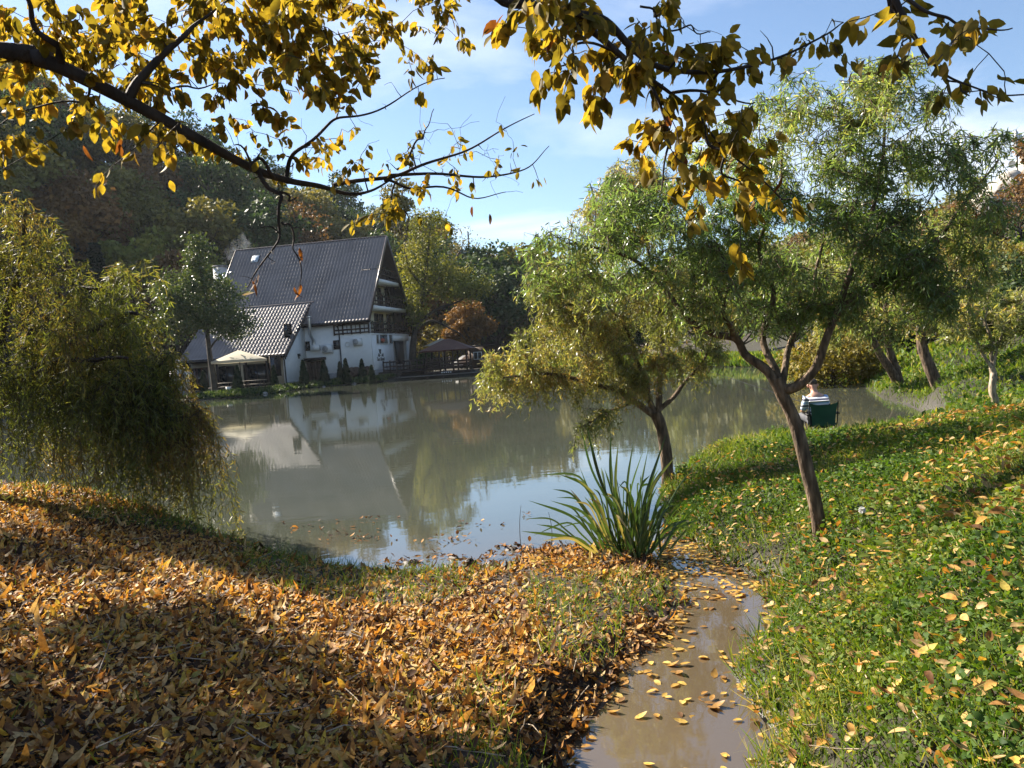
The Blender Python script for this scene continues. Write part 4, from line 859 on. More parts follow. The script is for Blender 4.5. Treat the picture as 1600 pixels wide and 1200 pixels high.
willow('willow_tree', bD, [
    ([bD - (0, 0, .2)] + LD([(1404, 594, 0), (1394, 560, 0), (1386, 530, 0), (1385, 480, 0), (1380, 430, 0)]), .15, .06, .01),
    (LD([(1402, 596, 0), (1380, 560, -.2), (1362, 530, -.3), (1340, 490, -.3), (1325, 450, -.3)]), .13, .04, .01)],
    [(at(1350, 450, YD), (1.8, 1.5, 1.0), 90), (at(1310, 500, YD), (.9, .9, .5), 35), (at(1400, 430, YD), (1.2, 1.2, .9), 45)],
    M['bark_willow'], M['willow_leaf'], 'olive willow with a forked trunk leaning over the far inlet', per=5, Lr=(.35, .9), droop=.8, spacing=.05, leafL=(.11, .17), leafW=.22)

# ---------------------------------------------------------------- broadleaf trees with masses of foliage
def tree_mesh(h, rad, n, size, leaf, trunk_h=.25, lumps=26, shape=1.0, conifer=False, seed=0, gap=.6):
    """returns wood MB, crown mesh around the origin"""
    r_ = np.random.default_rng(seed); wood = MB()
    if conifer:
        wood.tube([(0, 0, -.3), (0, 0, h * .5), (0, 0, h * .97)], [h * .018, h * .01, .02], 6)
        t = r_.random(n) ** .75; a = r_.integers(0, 40, n) * 2.4 + r_.normal(0, .28, n); rr = rad * (1 - t) ** .9 * (.25 + .75 * r_.random(n) ** .6)
        P = np.stack([rr * np.cos(a), rr * np.sin(a), h * .08 + t * h * .92 - rr * .28], -1); X = np.stack([np.cos(a), np.sin(a), np.full(n, -.25)], -1) + r_.normal(size=(n, 3)) * .35
        N = r_.normal(size=(n, 3)) * .5 + (0, 0, 1)
    else:
        c0 = np.array([0, 0, h * (trunk_h + 1) / 2]); ez = h * (1 - trunk_h) / 2
        d = nrm(r_.normal(size=(lumps, 3))); lc = c0 + d * np.array([rad, rad, ez]) * (.45 + .42 * r_.random((lumps, 1)))
        lc[:, :2] *= np.clip(1.15 - shape * .5 * np.clip((lc[:, 2:3] - c0[2]) / ez, -1, 1), .35, 1.5)
        wood.tube(catmull([(0, 0, -.4), (r_.normal() * .02 * h, r_.normal() * .02 * h, h * trunk_h), (r_.normal() * .04 * h, r_.normal() * .04 * h, h * .55), (0, 0, h * .9)], 4), np.linspace(h * .022, h * .004, 13), 7)
        for c in lc:
            a = np.array([0, 0, max(h * trunk_h * .8, c[2] - .38 * np.linalg.norm(c[:2]) - .12 * h)]); wood.tube(catmull([a, (a + c) / 2 + (0, 0, -.02 * h), c], 3), np.linspace(h * .009, h * .0025, 7), 4, cap=False)
        lr = rad * r_.uniform(.26, .46, lumps); k = r_.integers(0, lumps, n); dd = nrm(r_.normal(size=(n, 3)) + (0, 0, .25)); q = (gap + (1 - gap) * r_.random((n, 1)))
        P = lc[k] + dd * lr[k][:, None] * q * np.array([1, 1, .8]); X = dd * .5 + r_.normal(size=(n, 3)) * .7 + (0, 0, -.35); N = dd + r_.normal(size=(n, 3)) * .35
    S = size * r_.uniform(.6, 1.4, n)
    kl = vnoise(P[:, 0] + 40, P[:, 1] + P[:, 2] * 1.7, 1.6 / max(rad, .5), seed % 50)
    V, F, rn = scatter(T_DIAMOND, P, X, N, S, S * .62, r_.normal(0, .2, n), np.clip(.55 * kl + .45 * r_.random(n), 0, 1))
    me = mesh('crown', V, F, rn); me.materials.append(leaf); return wood, me
def solo_tree(name, base, h, rad, n, size, leaf, label, cat='tree', group=None, **kw):
    root = tag(empty(name, tuple(base)), label, cat, group); bark = kw.pop('bark', M['bark_far'])
    w, me = tree_mesh(h, rad, n, size, leaf, **kw); w.build('trunk', bark, root, smooth=True); link('crown', me, None, root); return root
def gbase(px, py, Y): p = at(px, py, Y); return (p[0], p[1], gz(p[0], p[1]))
# slender tree before the wing
p = gbase(336, 610, 58.3); root = tag(empty('birch_tree', p), 'slender green tree with a thin bare trunk before the chalet wing', 'tree'); T = Tree(p)
def LB(lst): return [at(px, py, p[1] + dy) for px, py, dy in lst]
T.limb([np.array(p) - (0, 0, .3)] + LB([(334, 590, 0), (327, 550, 0), (322, 505, 0), (318, 450, 0), (308, 400, 0), (300, 372, 0)]), .24, .04, wig=.03)
for l in ([(327, 545, 0), (350, 520, -.5), (375, 505, -1)], [(322, 510, 0), (290, 480, .5), (262, 470, 1)], [(320, 480, 0), (350, 460, .8), (370, 455, 1)], [(316, 450, 0), (285, 430, -.6), (265, 425, -1)]): T.limb(LB(l), .08, .02, wig=.05)
T.reach(np.vstack([in_ell(at(315, 470, p[1]), (3.0, 2.6, 2.2), 60, .3), in_ell(at(285, 500, p[1]), (2.4, 2, 1.6), 36, .3), in_ell(at(360, 505, p[1]), (2.0, 1.8, 1.2), 30, .3), in_ell(at(303, 395, p[1]), (1.0, 1.0, 1.5), 20, .3), in_ell(at(265, 470, p[1]), (1.3, 1.3, 2.2), 20, .3)]), rmax=.05, wig=.08)
T.wood.build('trunk', M['bark_far'], root, smooth=True); P = np.vstack([Q[int(len(Q) * .4):] for Q in T.paths]); n = 17000; P = P[rng.integers(0, len(P), n)] + rng.normal(size=(n, 3)) * .34
leaves_obj('crown', T_DIAMOND, P - np.array(p), rdir(n) + (0, 0, -.3), rdir(n) + (0, 0, .5), rng.uniform(.14, .26, n), .13, 0, np.clip(rng.random(n) * .7 + .3 * vnoise(P[:, 0], P[:, 2], .6, 3), 0, 1), leaf_mat('birch_leaf', [(0, (.03, .055, .016)), (.5, (.065, .095, .026)), (1, (.15, .16, .045))], .3, .45, (1.2, 1.2, .6), .5), root)
# big tree right of the gable
p = gbase(644, 572, 82); root = tag(empty('broadleaf_tree', p), 'tall yellow green tree with a dark forking trunk right of the gable', 'tree'); T = Tree(p)
def LG(lst): return [at(px, py, p[1] + dy) for px, py, dy in lst]
T.limb([np.array(p) - (0, 0, .3)] + LG([(645, 555, 0), (648, 520, 0), (655, 490, 0), (662, 450, 0), (668, 400, 0), (672, 355, 0)]), .42, .08, wig=.04)
for l in ([(652, 505, 0), (690, 480, -1), (730, 465, -2), (755, 445, -2.5)], [(650, 512, 0), (680, 502, 1), (715, 520, 1.5), (735, 540, 2)], [(658, 470, 0), (690, 430, 1), (715, 400, 1.5), (725, 375, 2)], [(662, 450, 0), (640, 420, -1), (632, 390, -1.5)], [(660, 460, 0), (645, 455, 2), (630, 450, 3)]): T.limb(LG(l), .17, .03, wig=.08)
T.reach(np.vstack([in_ell(at(655, 430, p[1]), (2.3, 2.6, 4.2), 70, .3), in_ell(at(700, 430, p[1]), (2.6, 2.6, 2.6), 46, .3), in_ell(at(672, 360, p[1]), (2.2, 2.2, 2.2), 34, .3), in_ell(at(735, 450, p[1] - 2), (2.6, 1.8, 1.0), 26, .3), in_ell(at(650, 480, p[1]), (1.4, 2, 1.8), 20, .3)]), rmax=.07, wig=.1)
T.wood.build('trunk', M['bark_far'], root, smooth=True); P = np.vstack([Q[int(len(Q) * .4):] for Q in T.paths]); n = 11000; P = P[rng.integers(0, len(P), n)] + rng.normal(size=(n, 3)) * .42
leaves_obj('crown', T_DIAMOND, P - np.array(p), rdir(n) + (0, 0, -.3), rdir(n) + (0, 0, .5), rng.uniform(.2, .36, n), .18, 0, np.clip(rng.random(n) * .7 + .3 * vnoise(P[:, 0], P[:, 2], .5, 3), 0, 1), M['tree_lime'], root)
solo_tree('maple_tree', gbase(737, 572, 88), 8.2, 2.4, 7000, .3, M['tree_orange'], 'orange brown autumn tree behind the gazebo', trunk_h=.2, seed=3)
solo_tree('shrub', gbase(690, 570, 92), 5.2, 3.6, 4500, .32, M['tree_gold'], 'pale yellow bush between the dark trunk and the gazebo roof', 'bush', trunk_h=.08, seed=4)
solo_tree('shrub', gbase(670, 572, 77), 2.2, 1.3, 2200, .2, M['tree_dark'], 'dark green bush beside the gazebo', 'bush', trunk_h=.05, seed=5)
solo_tree('shrub', gbase(812, 560, 105), 5.0, 1.7, 2200, .3, M['tree_olive'], 'small rounded olive tree on the far shore left of the willow', 'bush', trunk_h=.15, seed=6)
solo_tree('poplar_tree', gbase(640, 540, 118), 25, 3.4, 5500, .5, M['tree_olive'], 'tall green tree standing above the hillside behind the gable', trunk_h=.12, seed=8, shape=.8)
solo_tree('spruce_tree', gbase(622, 540, 130), 20, 2.8, 5000, .6, M['conifer'], 'tall dark spruce just behind the gable peak', 'conifer', conifer=True, seed=9)
solo_tree('bare_tree', gbase(745, 540, 125), 17, 3.6, 1300, .3, M['tree_olive'], 'thinly leaved tree on the skyline right of the tall green one', trunk_h=.2, seed=10, lumps=46)
# right bank background
solo_tree('shrub', gbase(1300, 577, 27.5), 2.4, 1.7, 7000, .13, M['tree_gold'], 'golden shrub on the far bank seen under the big willow', 'bush', trunk_h=.03, seed=11, lumps=34)
solo_tree('shrub', gbase(1592, 520, 30), 3.0, 1.3, 6000, .16, M['tree_gold'], 'golden yellow bush high on the right slope', 'bush', trunk_h=.12, seed=12)
solo_tree('shrub', gbase(1600, 505, 27), 2.6, 2.0, 6000, .15, M['tree_dark'], 'dark green bush at the right edge above the small willow', 'bush', trunk_h=.06, seed=13)
solo_tree('bare_tree', gbase(1598, 470, 46), 4.2, 1.8, 1500, .16, M['tree_brown'], 'bare brownish tree in front of the white rock', trunk_h=.2, seed=14, lumps=60)
for i, (px, py, Y, h, rad, mt, lab) in enumerate([(1345, 560, 34, 6.5, 2.6, 'tree_olive', 'olive tree on the far bank between the two large willows'), (1240, 572, 50, 8.5, 3.6, 'tree_lime', 'yellow green tree across the water behind the big willow trunk'),
        (1160, 572, 54, 8.0, 3.5, 'tree_olive', 'broad olive tree across the water left of the big willow trunk'), (1090, 572, 60, 8.5, 3.6, 'tree_lime', 'lime coloured tree across the water right of the second willow trunk'), (1010, 572, 70, 9.0, 4.0, 'tree_dark', 'dark tree across the water behind the second willow'),
        (930, 572, 82, 9.0, 4.2, 'tree_olive', 'olive tree across the water above the iris'), (1440, 545, 34, 6.0, 2.8, 'tree_dark', 'dark tree behind the leaning bank willow'), (1510, 530, 34, 4.6, 2.2, 'tree_dark', 'dark tree behind the small round willow'), (1480, 500, 48, 6, 2.8, 'tree_brown', 'brownish tree on the slope below the white rock')]):
    solo_tree('broadleaf_tree', gbase(px, py, Y), h, rad, 8000, .0042 * Y + .06, M[mt], lab, seed=20 + i, trunk_h=.14, lumps=36)

# wooded hillsides: individual trees, copied from a few kinds
kinds = []
for i, (nm, leaf, h, rad, n, sz, lab, kw) in enumerate([
        ('hill_tree', 'tree_dark', 13, 5.0, 5200, .56, 'dark green broadleaf tree in the hillside wood', {}), ('hill_tree', 'tree_dark', 15, 4.8, 5200, .56, 'dark green broadleaf tree in the hillside wood', {}),
        ('hill_tree', 'tree_olive', 13, 5.0, 5200, .56, 'olive green tree in the hillside wood', {}), ('hill_tree', 'tree_olive', 11, 5.2, 5200, .56, 'olive green tree in the hillside wood', {}),
        ('hill_tree', 'tree_brown', 12, 4.8, 4600, .54, 'rusty brown tree in the hillside wood', {}), ('hill_tree', 'tree_lime', 11, 4.8, 5200, .54, 'yellow green tree in the hillside wood', {}),
        ('hill_tree', 'tree_orange', 9, 3.6, 3800, .42, 'orange tree in the hillside wood', {}), ('hill_tree', 'tree_brown', 13, 3.8, 1500, .34, 'half bare brown tree in the hillside wood', {'lumps': 60}),
        ('spruce_tree', 'conifer', 17, 3.2, 4200, .6, 'dark spruce in the hillside wood', {'conifer': True})]):
    w, me = tree_mesh(h, rad, n, sz, M[leaf], seed=40 + i, trunk_h=.15, **kw); w_o = w.build('trunk', M['bark_far'], None, True); wme = w_o.data; bpy.data.objects.remove(w_o); kinds.append((nm, lab, wme, me))
placed = []; cand = []
for _ in range(9000):
    a = rng.uniform(-1.15, 1.0); th = math.atan(a); Rr = 70 + 190 * rng.random() ** .8
    if .12 < a < .42 and Rr < 120: continue
    cand.append((Rr * math.sin(th), Rr * math.cos(th), a, Rr))
hh = hill(np.array([c[0] for c in cand]), np.array([c[1] for c in cand])); HT = []
for (x, y, a, Rr), z in zip(cand, hh):
    if z < 1.2 and Rr < 150: continue
    hl = HO[:2] + hu[:2] * -8 + hv[:2] * 7
    if np.hypot(x - hl[0], y - hl[1]) < 20: continue
    if a > .52 and Rr < 118 and .5 < a < .72: continue
    sp_ = 5.6 + (Rr - 70) * .028
    if all((x - q[0]) ** 2 + (y - q[1]) ** 2 > sp_ ** 2 for q in placed):
        placed.append((x, y, a, Rr))
placed.sort(key=lambda q: q[3]); print('hill trees', len(placed))
placed = placed[:292]
w0 = np.array([.20, .13, .18, .14, .10, .10, .06, .05, .04])
zs = ground(np.array([q[0] for q in placed]), np.array([q[1] for q in placed]), False)
for (x, y, a, Rr), z in zip(placed, zs):
    w = w0.copy()
    if a > -.2: w[8] += .14; w[0] += .3
    k = rng.choice(9, p=w / w.sum()); nm, lab, wme, cme = kinds[k]
    sec = 'left of the chalet' if a < -.345 else ('above the chalet roof' if a < -.14 else ('right of the gable' if a < .2 else 'on the right slope')); up_ = hill(np.array([x]), np.array([y]))[0]
    pos = ('high ' if up_ > 26 else 'low ') + {'left of the chalet': 'on the wooded hill left of the chalet', 'above the chalet roof': 'on the wooded hill above the chalet roof', 'right of the gable': 'in the far wood right of the gable', 'on the right slope': 'on the right hillside'}[sec]
    kd = lab.split(' in the')[0]; o = tag(empty(nm, (x, y, z - .2), rng.random() * 6.28), kd + ' ' + pos, 'tree' if k < 8 else 'conifer', kd + ' group ' + pos)
    s = rng.uniform(.85, 1.3) * (.75 if a > .4 else 1) * (.72 if k == 8 else 1); o.scale = (s * rng.uniform(.9, 1.15), s * rng.uniform(.9, 1.15), s)
    link('trunk', wme, None, o); link('crown', cme, None, o)
# undergrowth filling the hillsides
n = 22000; a = rng.uniform(-1.2, .95, n); th = np.arctan(a); Rr = 66 + 200 * rng.random(n); x = Rr * np.sin(th); y = Rr * np.cos(th); z = ground(x, y, False); keep = (hill(x, y) > .6) & ~((np.abs(x + 19) < 14) & (y < 96) & (y > 60))
P = np.stack([x, y, z + rng.random(n) ** 2 * 3.0], -1)[keep]; n = len(P)
tag(leaves_obj('undergrowth', T_DIAMOND, P, rdir(n) + (0, 0, .3), rdir(n) + (0, -.3, .6), rng.uniform(.5, 1.3, n), rng.uniform(.4, .8, n), 0, rng.random(n), M['tree_dark']), 'dark leafy undergrowth covering the wooded hillsides', kind='stuff')
# far shore herbage in front of the chalet
n = 9000; q = rng.random(n); px = 285 + q * 330; py = np.interp(px, [285, 330, 380, 450, 520, 600, 615], [628, 624, 620, 611, 603, 596, 594])
S0 = np.array([gp(a_, b_)[:2] for a_, b_ in zip(px, py)]); x = S0[:, 0]; y = S0[:, 1] + rng.random(n) ** 1.5 * 3.4 + .25; z = ground(x, y, False); P = np.stack([x, y, z], -1)
tag(leaves_obj('shore_herbs', T_DIAMOND, P, rdir(n) + (0, 0, 1), rdir(n), rng.uniform(.12, .4, n), .12, .2, rng.random(n), M['tree_dark']), 'low green herbs and grass along the chalet shore', kind='stuff')

# pale rock outcrop and the antenna mast on the right hillside
M['limestone'] = surf_mat('limestone', [(.30, .26, .21), (.62, .57, .50), (.74, .70, .63)], .35, .9, .8, 1.2)
def rock(px, py, Y, w, h, d, lab, seed):
    p = at(px, py, Y); r_ = np.random.default_rng(seed); nu, nv = 26, 16
    u = np.linspace(0, 2 * np.pi, nu, endpoint=False); v = np.linspace(0, 1, nv); UU, VV = np.meshgrid(u, v)
    rad = (1 - VV ** 2.2) ** .6 + .02; X = np.sign(np.cos(UU)) * np.abs(np.cos(UU)) ** .6 * rad * w / 2; Yy = np.sign(np.sin(UU)) * np.abs(np.sin(UU)) ** .6 * rad * d / 2; Z = VV * h
    V = np.stack([X, Yy, Z], -1).reshape(-1, 3); V[:, 0] += (vnoise(V[:, 2] * 2 + V[:, 1], V[:, 0], .5, seed) - .5) * w * .22 + V[:, 2] / h * w * .18; V[:, 1] += (vnoise(V[:, 0], V[:, 2], .6, seed + 1) - .5) * d * .4; V[:, 2] += (vnoise(V[:, 0], V[:, 1], .7, seed + 2) - .5) * h * .25 - 1.5
    k = np.arange(nv - 1)[:, None] * nu + np.arange(nu)[None]; k2 = np.arange(nv - 1)[:, None] * nu + (np.arange(nu)[None] + 1) % nu
    o = link('rock_outcrop', mesh('rock_outcrop', V, np.stack([k, k2, k2 + nu, k + nu], -1).reshape(-1, 4)), M['limestone'], None, tuple(p)); tag(o, lab, 'rock')
rock(1556, 332, 92, 7.0, 5.4, 5, 'pale limestone outcrop above the trees on the right hillside', 3)
rock(1575, 300, 96, 3.6, 4.4, 3, 'narrow pale rock spur rising right of the limestone outcrop', 5)
rock(1604, 290, 98, 5.0, 5.5, 4, 'pale rock face at the right edge below the antenna', 8)
p = at(1590, 262, 97); an = tag(empty('antenna_mast', tuple(p)), 'antenna mast with a tall white panel standing on the pale rock', 'antenna')
t = MB(); t.tube([(0, 0, -3), (0, 0, 4.6)], .09, 7); t.tube([(-.9, 0, .4), (.6, 0, .4)], .05, 6); t.build('pole', M['dark_metal'], an)
t = MB(); t.box(-.38, .02, -.35, -.12, 1.6, 4.4); t.box(.2, .5, -.3, -.1, 1.9, 4.2); t.build('antenna_panel', M['white_paint'], an)
t = MB(); t.lathe([(.02, .0), (.35, .06), (.5, .16)], sides=14); o = t.build('dish', M['white_paint'], an, loc=(-.9, -.2, .4)); o.rotation_euler = (R(90), 0, 0)
# ---------------------------------------------------------------- iris clump: every blade a part
ib = gp(985, 866, .02); iris = tag(empty('iris_plant', tuple(ib)), 'big clump of sword leaved yellow flag iris at the mouth of the brook', 'iris')
def blade(pts, w, rnd, name='leaf'):
    Q = catmull(pts, 5); n = len(Q); t = np.linspace(0, 1, n); tg = nrm(np.gradient(Q, axis=0))
    view = np.array([rng.normal() * .6, -1, rng.normal() * .2]); s = nrm(np.cross(tg, view)); wd = w * np.minimum(1, np.minimum(.55 + t * 3, (1 - t) * 4.5 + .05))
    nn = np.cross(s, tg); V = np.concatenate([Q + s * wd[:, None] * .5, Q + nn * wd[:, None] * .16, Q - s * wd[:, None] * .5]) - ib
    i = np.arange(n - 1); F = np.concatenate([np.stack([i, i + 1, i + 1 + n, i + n], -1), np.stack([i + n, i + 1 + n, i + 1 + 2 * n, i + 2 * n], -1)])
    return link(name, mesh(name, V, F, np.full(3 * n, rnd), True), M['iris_leaf'], iris)
YI = ib[1]
def ip(px, py, dy=0): return at(px, py, YI + dy)
long_ = [(976, 868, 935, 740, 915, 658, 0), (984, 868, 925, 735, 908, 668, .05), (978, 866, 955, 750, 954, 674, .1), (986, 868, 962, 760, 966, 690, 0), (990, 866, 980, 760, 990, 688, .1), (995, 868, 985, 770, 1006, 700, 0), (1004, 866, 1008, 780, 1041, 678, .05), (1004, 868, 1020, 760, 1056, 712, -.05),
         (1000, 868, 1000, 770, 1013, 700, .12), (955, 866, 905, 745, 840, 742, .05), (950, 866, 910, 800, 860, 782, -.05), (945, 864, 890, 805, 826, 782, .0), (957, 868, 915, 760, 874, 741, .1), (962, 868, 930, 775, 896, 744, -.1), (1012, 864, 1060, 825, 1108, 806, 0), (1008, 866, 1050, 826, 1102, 826, -.05), (1010, 866, 1055, 818, 1098, 822, .08),
         (935, 856, 880, 838, 815, 830, -.05), (970, 868, 968, 830, 975, 812, -.15), (986, 868, 988, 780, 966, 755, .1), (965, 866, 922, 770, 905, 728, .05)]
for i, (a, b_, c, d, e, f, dy) in enumerate(long_):
    p0 = ip(a, b_, dy * .3); p0[2] = -.03; blade([p0, ip((a + c) / 2 + (a - c) * .08, (b_ + d) / 2, dy * .6), ip(c, d, dy), ip(e, f, dy * 1.3)], rng.uniform(.022, .036), float(np.clip(rng.normal(.5, .24), 0, .9)))
for i in range(105):
    a = rng.normal() * 20 + 985; p0 = ip(a, 866, rng.normal() * .12); p0[2] = -.03; L = rng.uniform(.4, 1.02); th = rng.normal() * .25 + (a - 985) * .012; dy = rng.normal() * .25
    d = np.array([math.sin(th), dy, math.cos(th)]); b_ = abs(rng.normal() * .2) + .04
    e = p0 + d * L + np.array([math.sin(th) * b_ * L, 0, -b_ * L * .6]); blade([p0, p0 + d * L * .5, p0 + d * L * .8 + (0, 0, -.02), e], rng.uniform(.010, .026), float(np.clip(rng.normal(.55, .3), 0, .97)))
for pts in ([(984, 866), (972, 830), (964, 806), (985, 832)], [(998, 872), (982, 862), (984, 880), (993, 896)], [(935, 866), (925, 852), (922, 858), (921, 880)], [(960, 872), (950, 858), (944, 864), (938, 874)]):
    P_ = [ip(x, y, -.12 - .1 * i) for i, (x, y) in enumerate(pts)]; blade(P_, .026, rng.uniform(.92, 1), 'withered_leaf')

# ---------------------------------------------------------------- overhanging hornbeam: boughs, twigs, leaves
tb = np.array([-3.9, .9, .0]); tb[2] = gz(-3.9, .9); HB = tag(empty('hornbeam_tree', tuple(tb)), 'golden leaved tree whose dark boughs overhang the top of the view', 'tree')
T = Tree(tb)
def O(lst): return [at(px, py, d) for px, py, d in lst]
A0 = O([(0, 80, 2.7)])[0]
T.limb([tb - (0, 0, .3), tb + (.1, .1, 1.2), tb + (.25, .2, 2.4), tb + (.5, .2, 3.6), tb + (1.2, .3, 4.6)], .2, .09, sides=12)
LA = T.limb([tb + (.25, .2, 2.2), (-2.7, 1.7, 3.05)] + O([(0, 80, 2.7), (60, 92, 2.75), (110, 112, 2.8), (200, 158, 2.9), (290, 206, 3.0), (350, 240, 3.1), (400, 265, 3.2), (450, 282, 3.3), (500, 291, 3.4), (545, 303, 3.5), (580, 298, 3.6), (612, 280, 3.7)]), .036, .004, sides=9, power=1.1)
subs = [([(95, 97, 2.77), (75, 55, 2.7), (35, 0, 2.6), (0, -60, 2.5)], .016), ([(202, 158, 2.9), (215, 120, 2.9), (245, 78, 2.95), (300, 48, 3.0), (330, 30, 3.05), (380, -20, 3.1)], .020), ([(222, 130, 2.9), (280, 138, 3.1), (350, 130, 3.2)], .008),
        ([(445, 281, 3.3), (458, 250, 3.3), (475, 222, 3.35), (520, 195, 3.4), (560, 178, 3.45), (625, 150, 3.5), (695, 122, 3.55)], .010), ([(440, 279, 3.3), (415, 262, 3.2), (385, 240, 3.1), (365, 225, 3.05)], .010), ([(520, 290, 3.4), (600, 276, 3.5), (650, 262, 3.55), (720, 240, 3.6), (780, 205, 3.65), (835, 178, 3.7)], .010),
        ([(610, 274, 3.5), (680, 270, 3.6), (760, 280, 3.7), (820, 262, 3.75), (858, 228, 3.8)], .008), ([(600, 282, 3.55), (660, 290, 3.6), (730, 308, 3.7), (790, 300, 3.75)], .007), ([(405, 268, 3.2), (415, 288, 3.2), (436, 300, 3.2), (438, 330, 3.2), (436, 355, 3.2), (432, 380, 3.2), (400, 428, 3.2), (385, 450, 3.2)], .010),
        ([(436, 300, 3.2), (455, 308, 3.22), (467, 318, 3.25)], .006), ([(440, 347, 3.2), (457, 358, 3.2), (460, 380, 3.2), (466, 415, 3.2), (468, 450, 3.2)], .005), ([(436, 362, 3.2), (420, 360, 3.2), (408, 348, 3.2)], .004), ([(146, 133, 2.85), (130, 152, 2.85), (60, 168, 2.8), (0, 195, 2.75)], .006), ([(620, 265, 3.6), (655, 225, 3.6), (662, 205, 3.6), (678, 170, 3.6)], .006),
        ([(618, 285, 3.7), (618, 320, 3.7), (640, 345, 3.7), (632, 390, 3.7)], .005)]
for l, r0 in subs: T.limb(O(l), r0, .0018, sides=6, wig=.008, seed=int(rng.integers(1e6)))
# second bough from overhead, and a third at the top right
T.limb([tb + (1.2, .3, 4.55), (-1.4, 1.5, 4.75), (-.3, 1.9, 4.0)] + O([(745, -60, 2.45), (830, 8, 2.45), (870, 24, 2.5), (920, 45, 2.55), (965, 82, 2.55), (1000, 112, 2.6), (1040, 140, 2.6), (1080, 172, 2.65), (1130, 230, 2.7), (1190, 280, 2.75), (1222, 312, 2.8)]), .034, .003, sides=8, power=2.0)
for l, r0 in [([(870, 24, 2.5), (935, 30, 2.45), (980, 70, 2.45), (1020, 92, 2.5), (1080, 100, 2.55), (1150, 102, 2.6), (1225, 92, 2.65), (1290, 62, 2.65), (1318, 35, 2.65)], .014), ([(1005, 118, 2.6), (1030, 160, 2.55), (1045, 215, 2.5), (1040, 265, 2.5), (1032, 300, 2.5)], .007), ([(1090, 180, 2.65), (1120, 230, 2.6), (1140, 280, 2.6), (1175, 315, 2.6)], .007), ([(960, 78, 2.55), (905, 70, 2.5), (890, 95, 2.5), (862, 96, 2.5)], .005), ([(1050, 145, 2.6), (1120, 150, 2.55), (1180, 160, 2.55)], .006), ([(1000, 10, 2.6), (1040, 35, 2.65), (1080, 46, 2.7), (1110, 50, 2.7)], .004)]:
    T.limb(O(l), r0, .002, sides=6, wig=.008, seed=int(rng.integers(1e6)))
T.limb([tb + (1.2, .3, 4.5), (-1.0, 1.1, 5.2), (.6, 1.4, 4.4)] + O([(1385, -60, 2.25), (1400, 0, 2.25), (1420, 40, 2.25), (1445, 82, 2.25), (1475, 115, 2.25), (1510, 132, 2.25), (1560, 148, 2.3), (1600, 148, 2.3)]), .026, .0022, sides=8, power=2.4)
for l, r0 in [([(1398, -10, 2.25), (1440, 5, 2.2), (1470, 28, 2.2), (1500, 42, 2.2), (1545, 46, 2.2), (1582, 44, 2.2)], .006), ([(1425, 50, 2.25), (1408, 75, 2.25), (1408, 100, 2.25)], .003), ([(1470, 115, 2.25), (1490, 135, 2.2), (1515, 150, 2.2)], .003)]:
    T.limb(O(l), r0, .0018, sides=6, wig=.006, seed=int(rng.integers(1e6)))
# foliage clumps: centre, spread in pixels, depth, clumps, leaves per clump
blobs = [(60, 60, 110, 60, 2.9, 30, 9), (200, 50, 110, 60, 3.3, 42, 9), (330, 30, 90, 50, 3.3, 36, 9), (430, 55, 90, 55, 3.1, 38, 9), (500, 100, 60, 60, 3.2, 20, 8), (330, 115, 80, 50, 3.2, 20, 8), (120, 125, 120, 40, 3.6, 20, 8), (180, 90, 130, 60, 4.2, 34, 9), (420, 20, 130, 40, 4.2, 26, 9), (20, 190, 50, 60, 2.7, 11, 8), (90, 205, 40, 40, 2.8, 5, 6),
         (200, 210, 70, 50, 3.0, 9, 6), (260, 200, 60, 40, 3.0, 8, 6), (580, 60, 60, 50, 3.4, 12, 7), (660, 30, 60, 40, 4.2, 12, 8), (640, 60, 50, 20, 4.4, 8, 9), (560, 20, 80, 30, 4.3, 12, 8), (540, 130, 60, 40, 3.3, 9, 6), (460, 160, 60, 30, 3.2, 8, 5), (480, 240, 50, 30, 3.4, 8, 4), (600, 250, 70, 40, 3.6, 14, 4), (640, 290, 60, 30, 3.6, 9, 4),
         (700, 230, 60, 30, 3.65, 7, 3), (780, 250, 50, 40, 3.75, 6, 3), (590, 325, 40, 20, 3.6, 6, 4), (400, 230, 60, 40, 3.2, 8, 4), (700, 300, 60, 20, 3.7, 5, 3), (300, 255, 60, 20, 3.1, 4, 3),
         (850, 30, 60, 35, 2.5, 16, 8), (930, 60, 60, 45, 2.5, 16, 8), (1000, 110, 60, 45, 2.5, 16, 8), (1080, 110, 70, 40, 2.6, 14, 8), (1060, 180, 60, 40, 2.6, 14, 7), (1130, 210, 60, 40, 2.6, 14, 7), (1050, 270, 50, 30, 2.5, 6, 6), (1120, 300, 60, 40, 2.6, 9, 6), (1180, 250, 50, 40, 2.7, 10, 7), (1200, 100, 60, 25, 2.65, 7, 5), (1280, 75, 40, 30, 2.65, 4, 4), (1040, 20, 60, 20, 2.7, 5, 5), (880, 80, 40, 40, 2.5, 6, 5),
         (1010, 200, 30, 30, 2.5, 4, 4), (1200, 310, 30, 30, 2.7, 4, 4), (1440, 30, 60, 30, 2.2, 8, 5), (1520, 45, 40, 25, 2.2, 5, 3), (1400, 115, 40, 30, 2.25, 4, 4), (1540, 150, 40, 20, 2.25, 5, 3), (1470, 130, 20, 20, 2.25, 2, 3)]
tg = []; npl = []; dead = []
for px, py, sx, sy, d, n, k in blobs:
    for _ in range(n):
        tg.append(at(px + rng.normal() * sx * .75, py + rng.normal() * sy * .75, d + rng.normal() * .2)); npl.append(k * 1.25)
paths = T.reach(np.array(tg), rtip=.0013, wig=.07, rmax=.005, up=.1, sides=4)
LP, LX, LN, LS = [], [], [], []
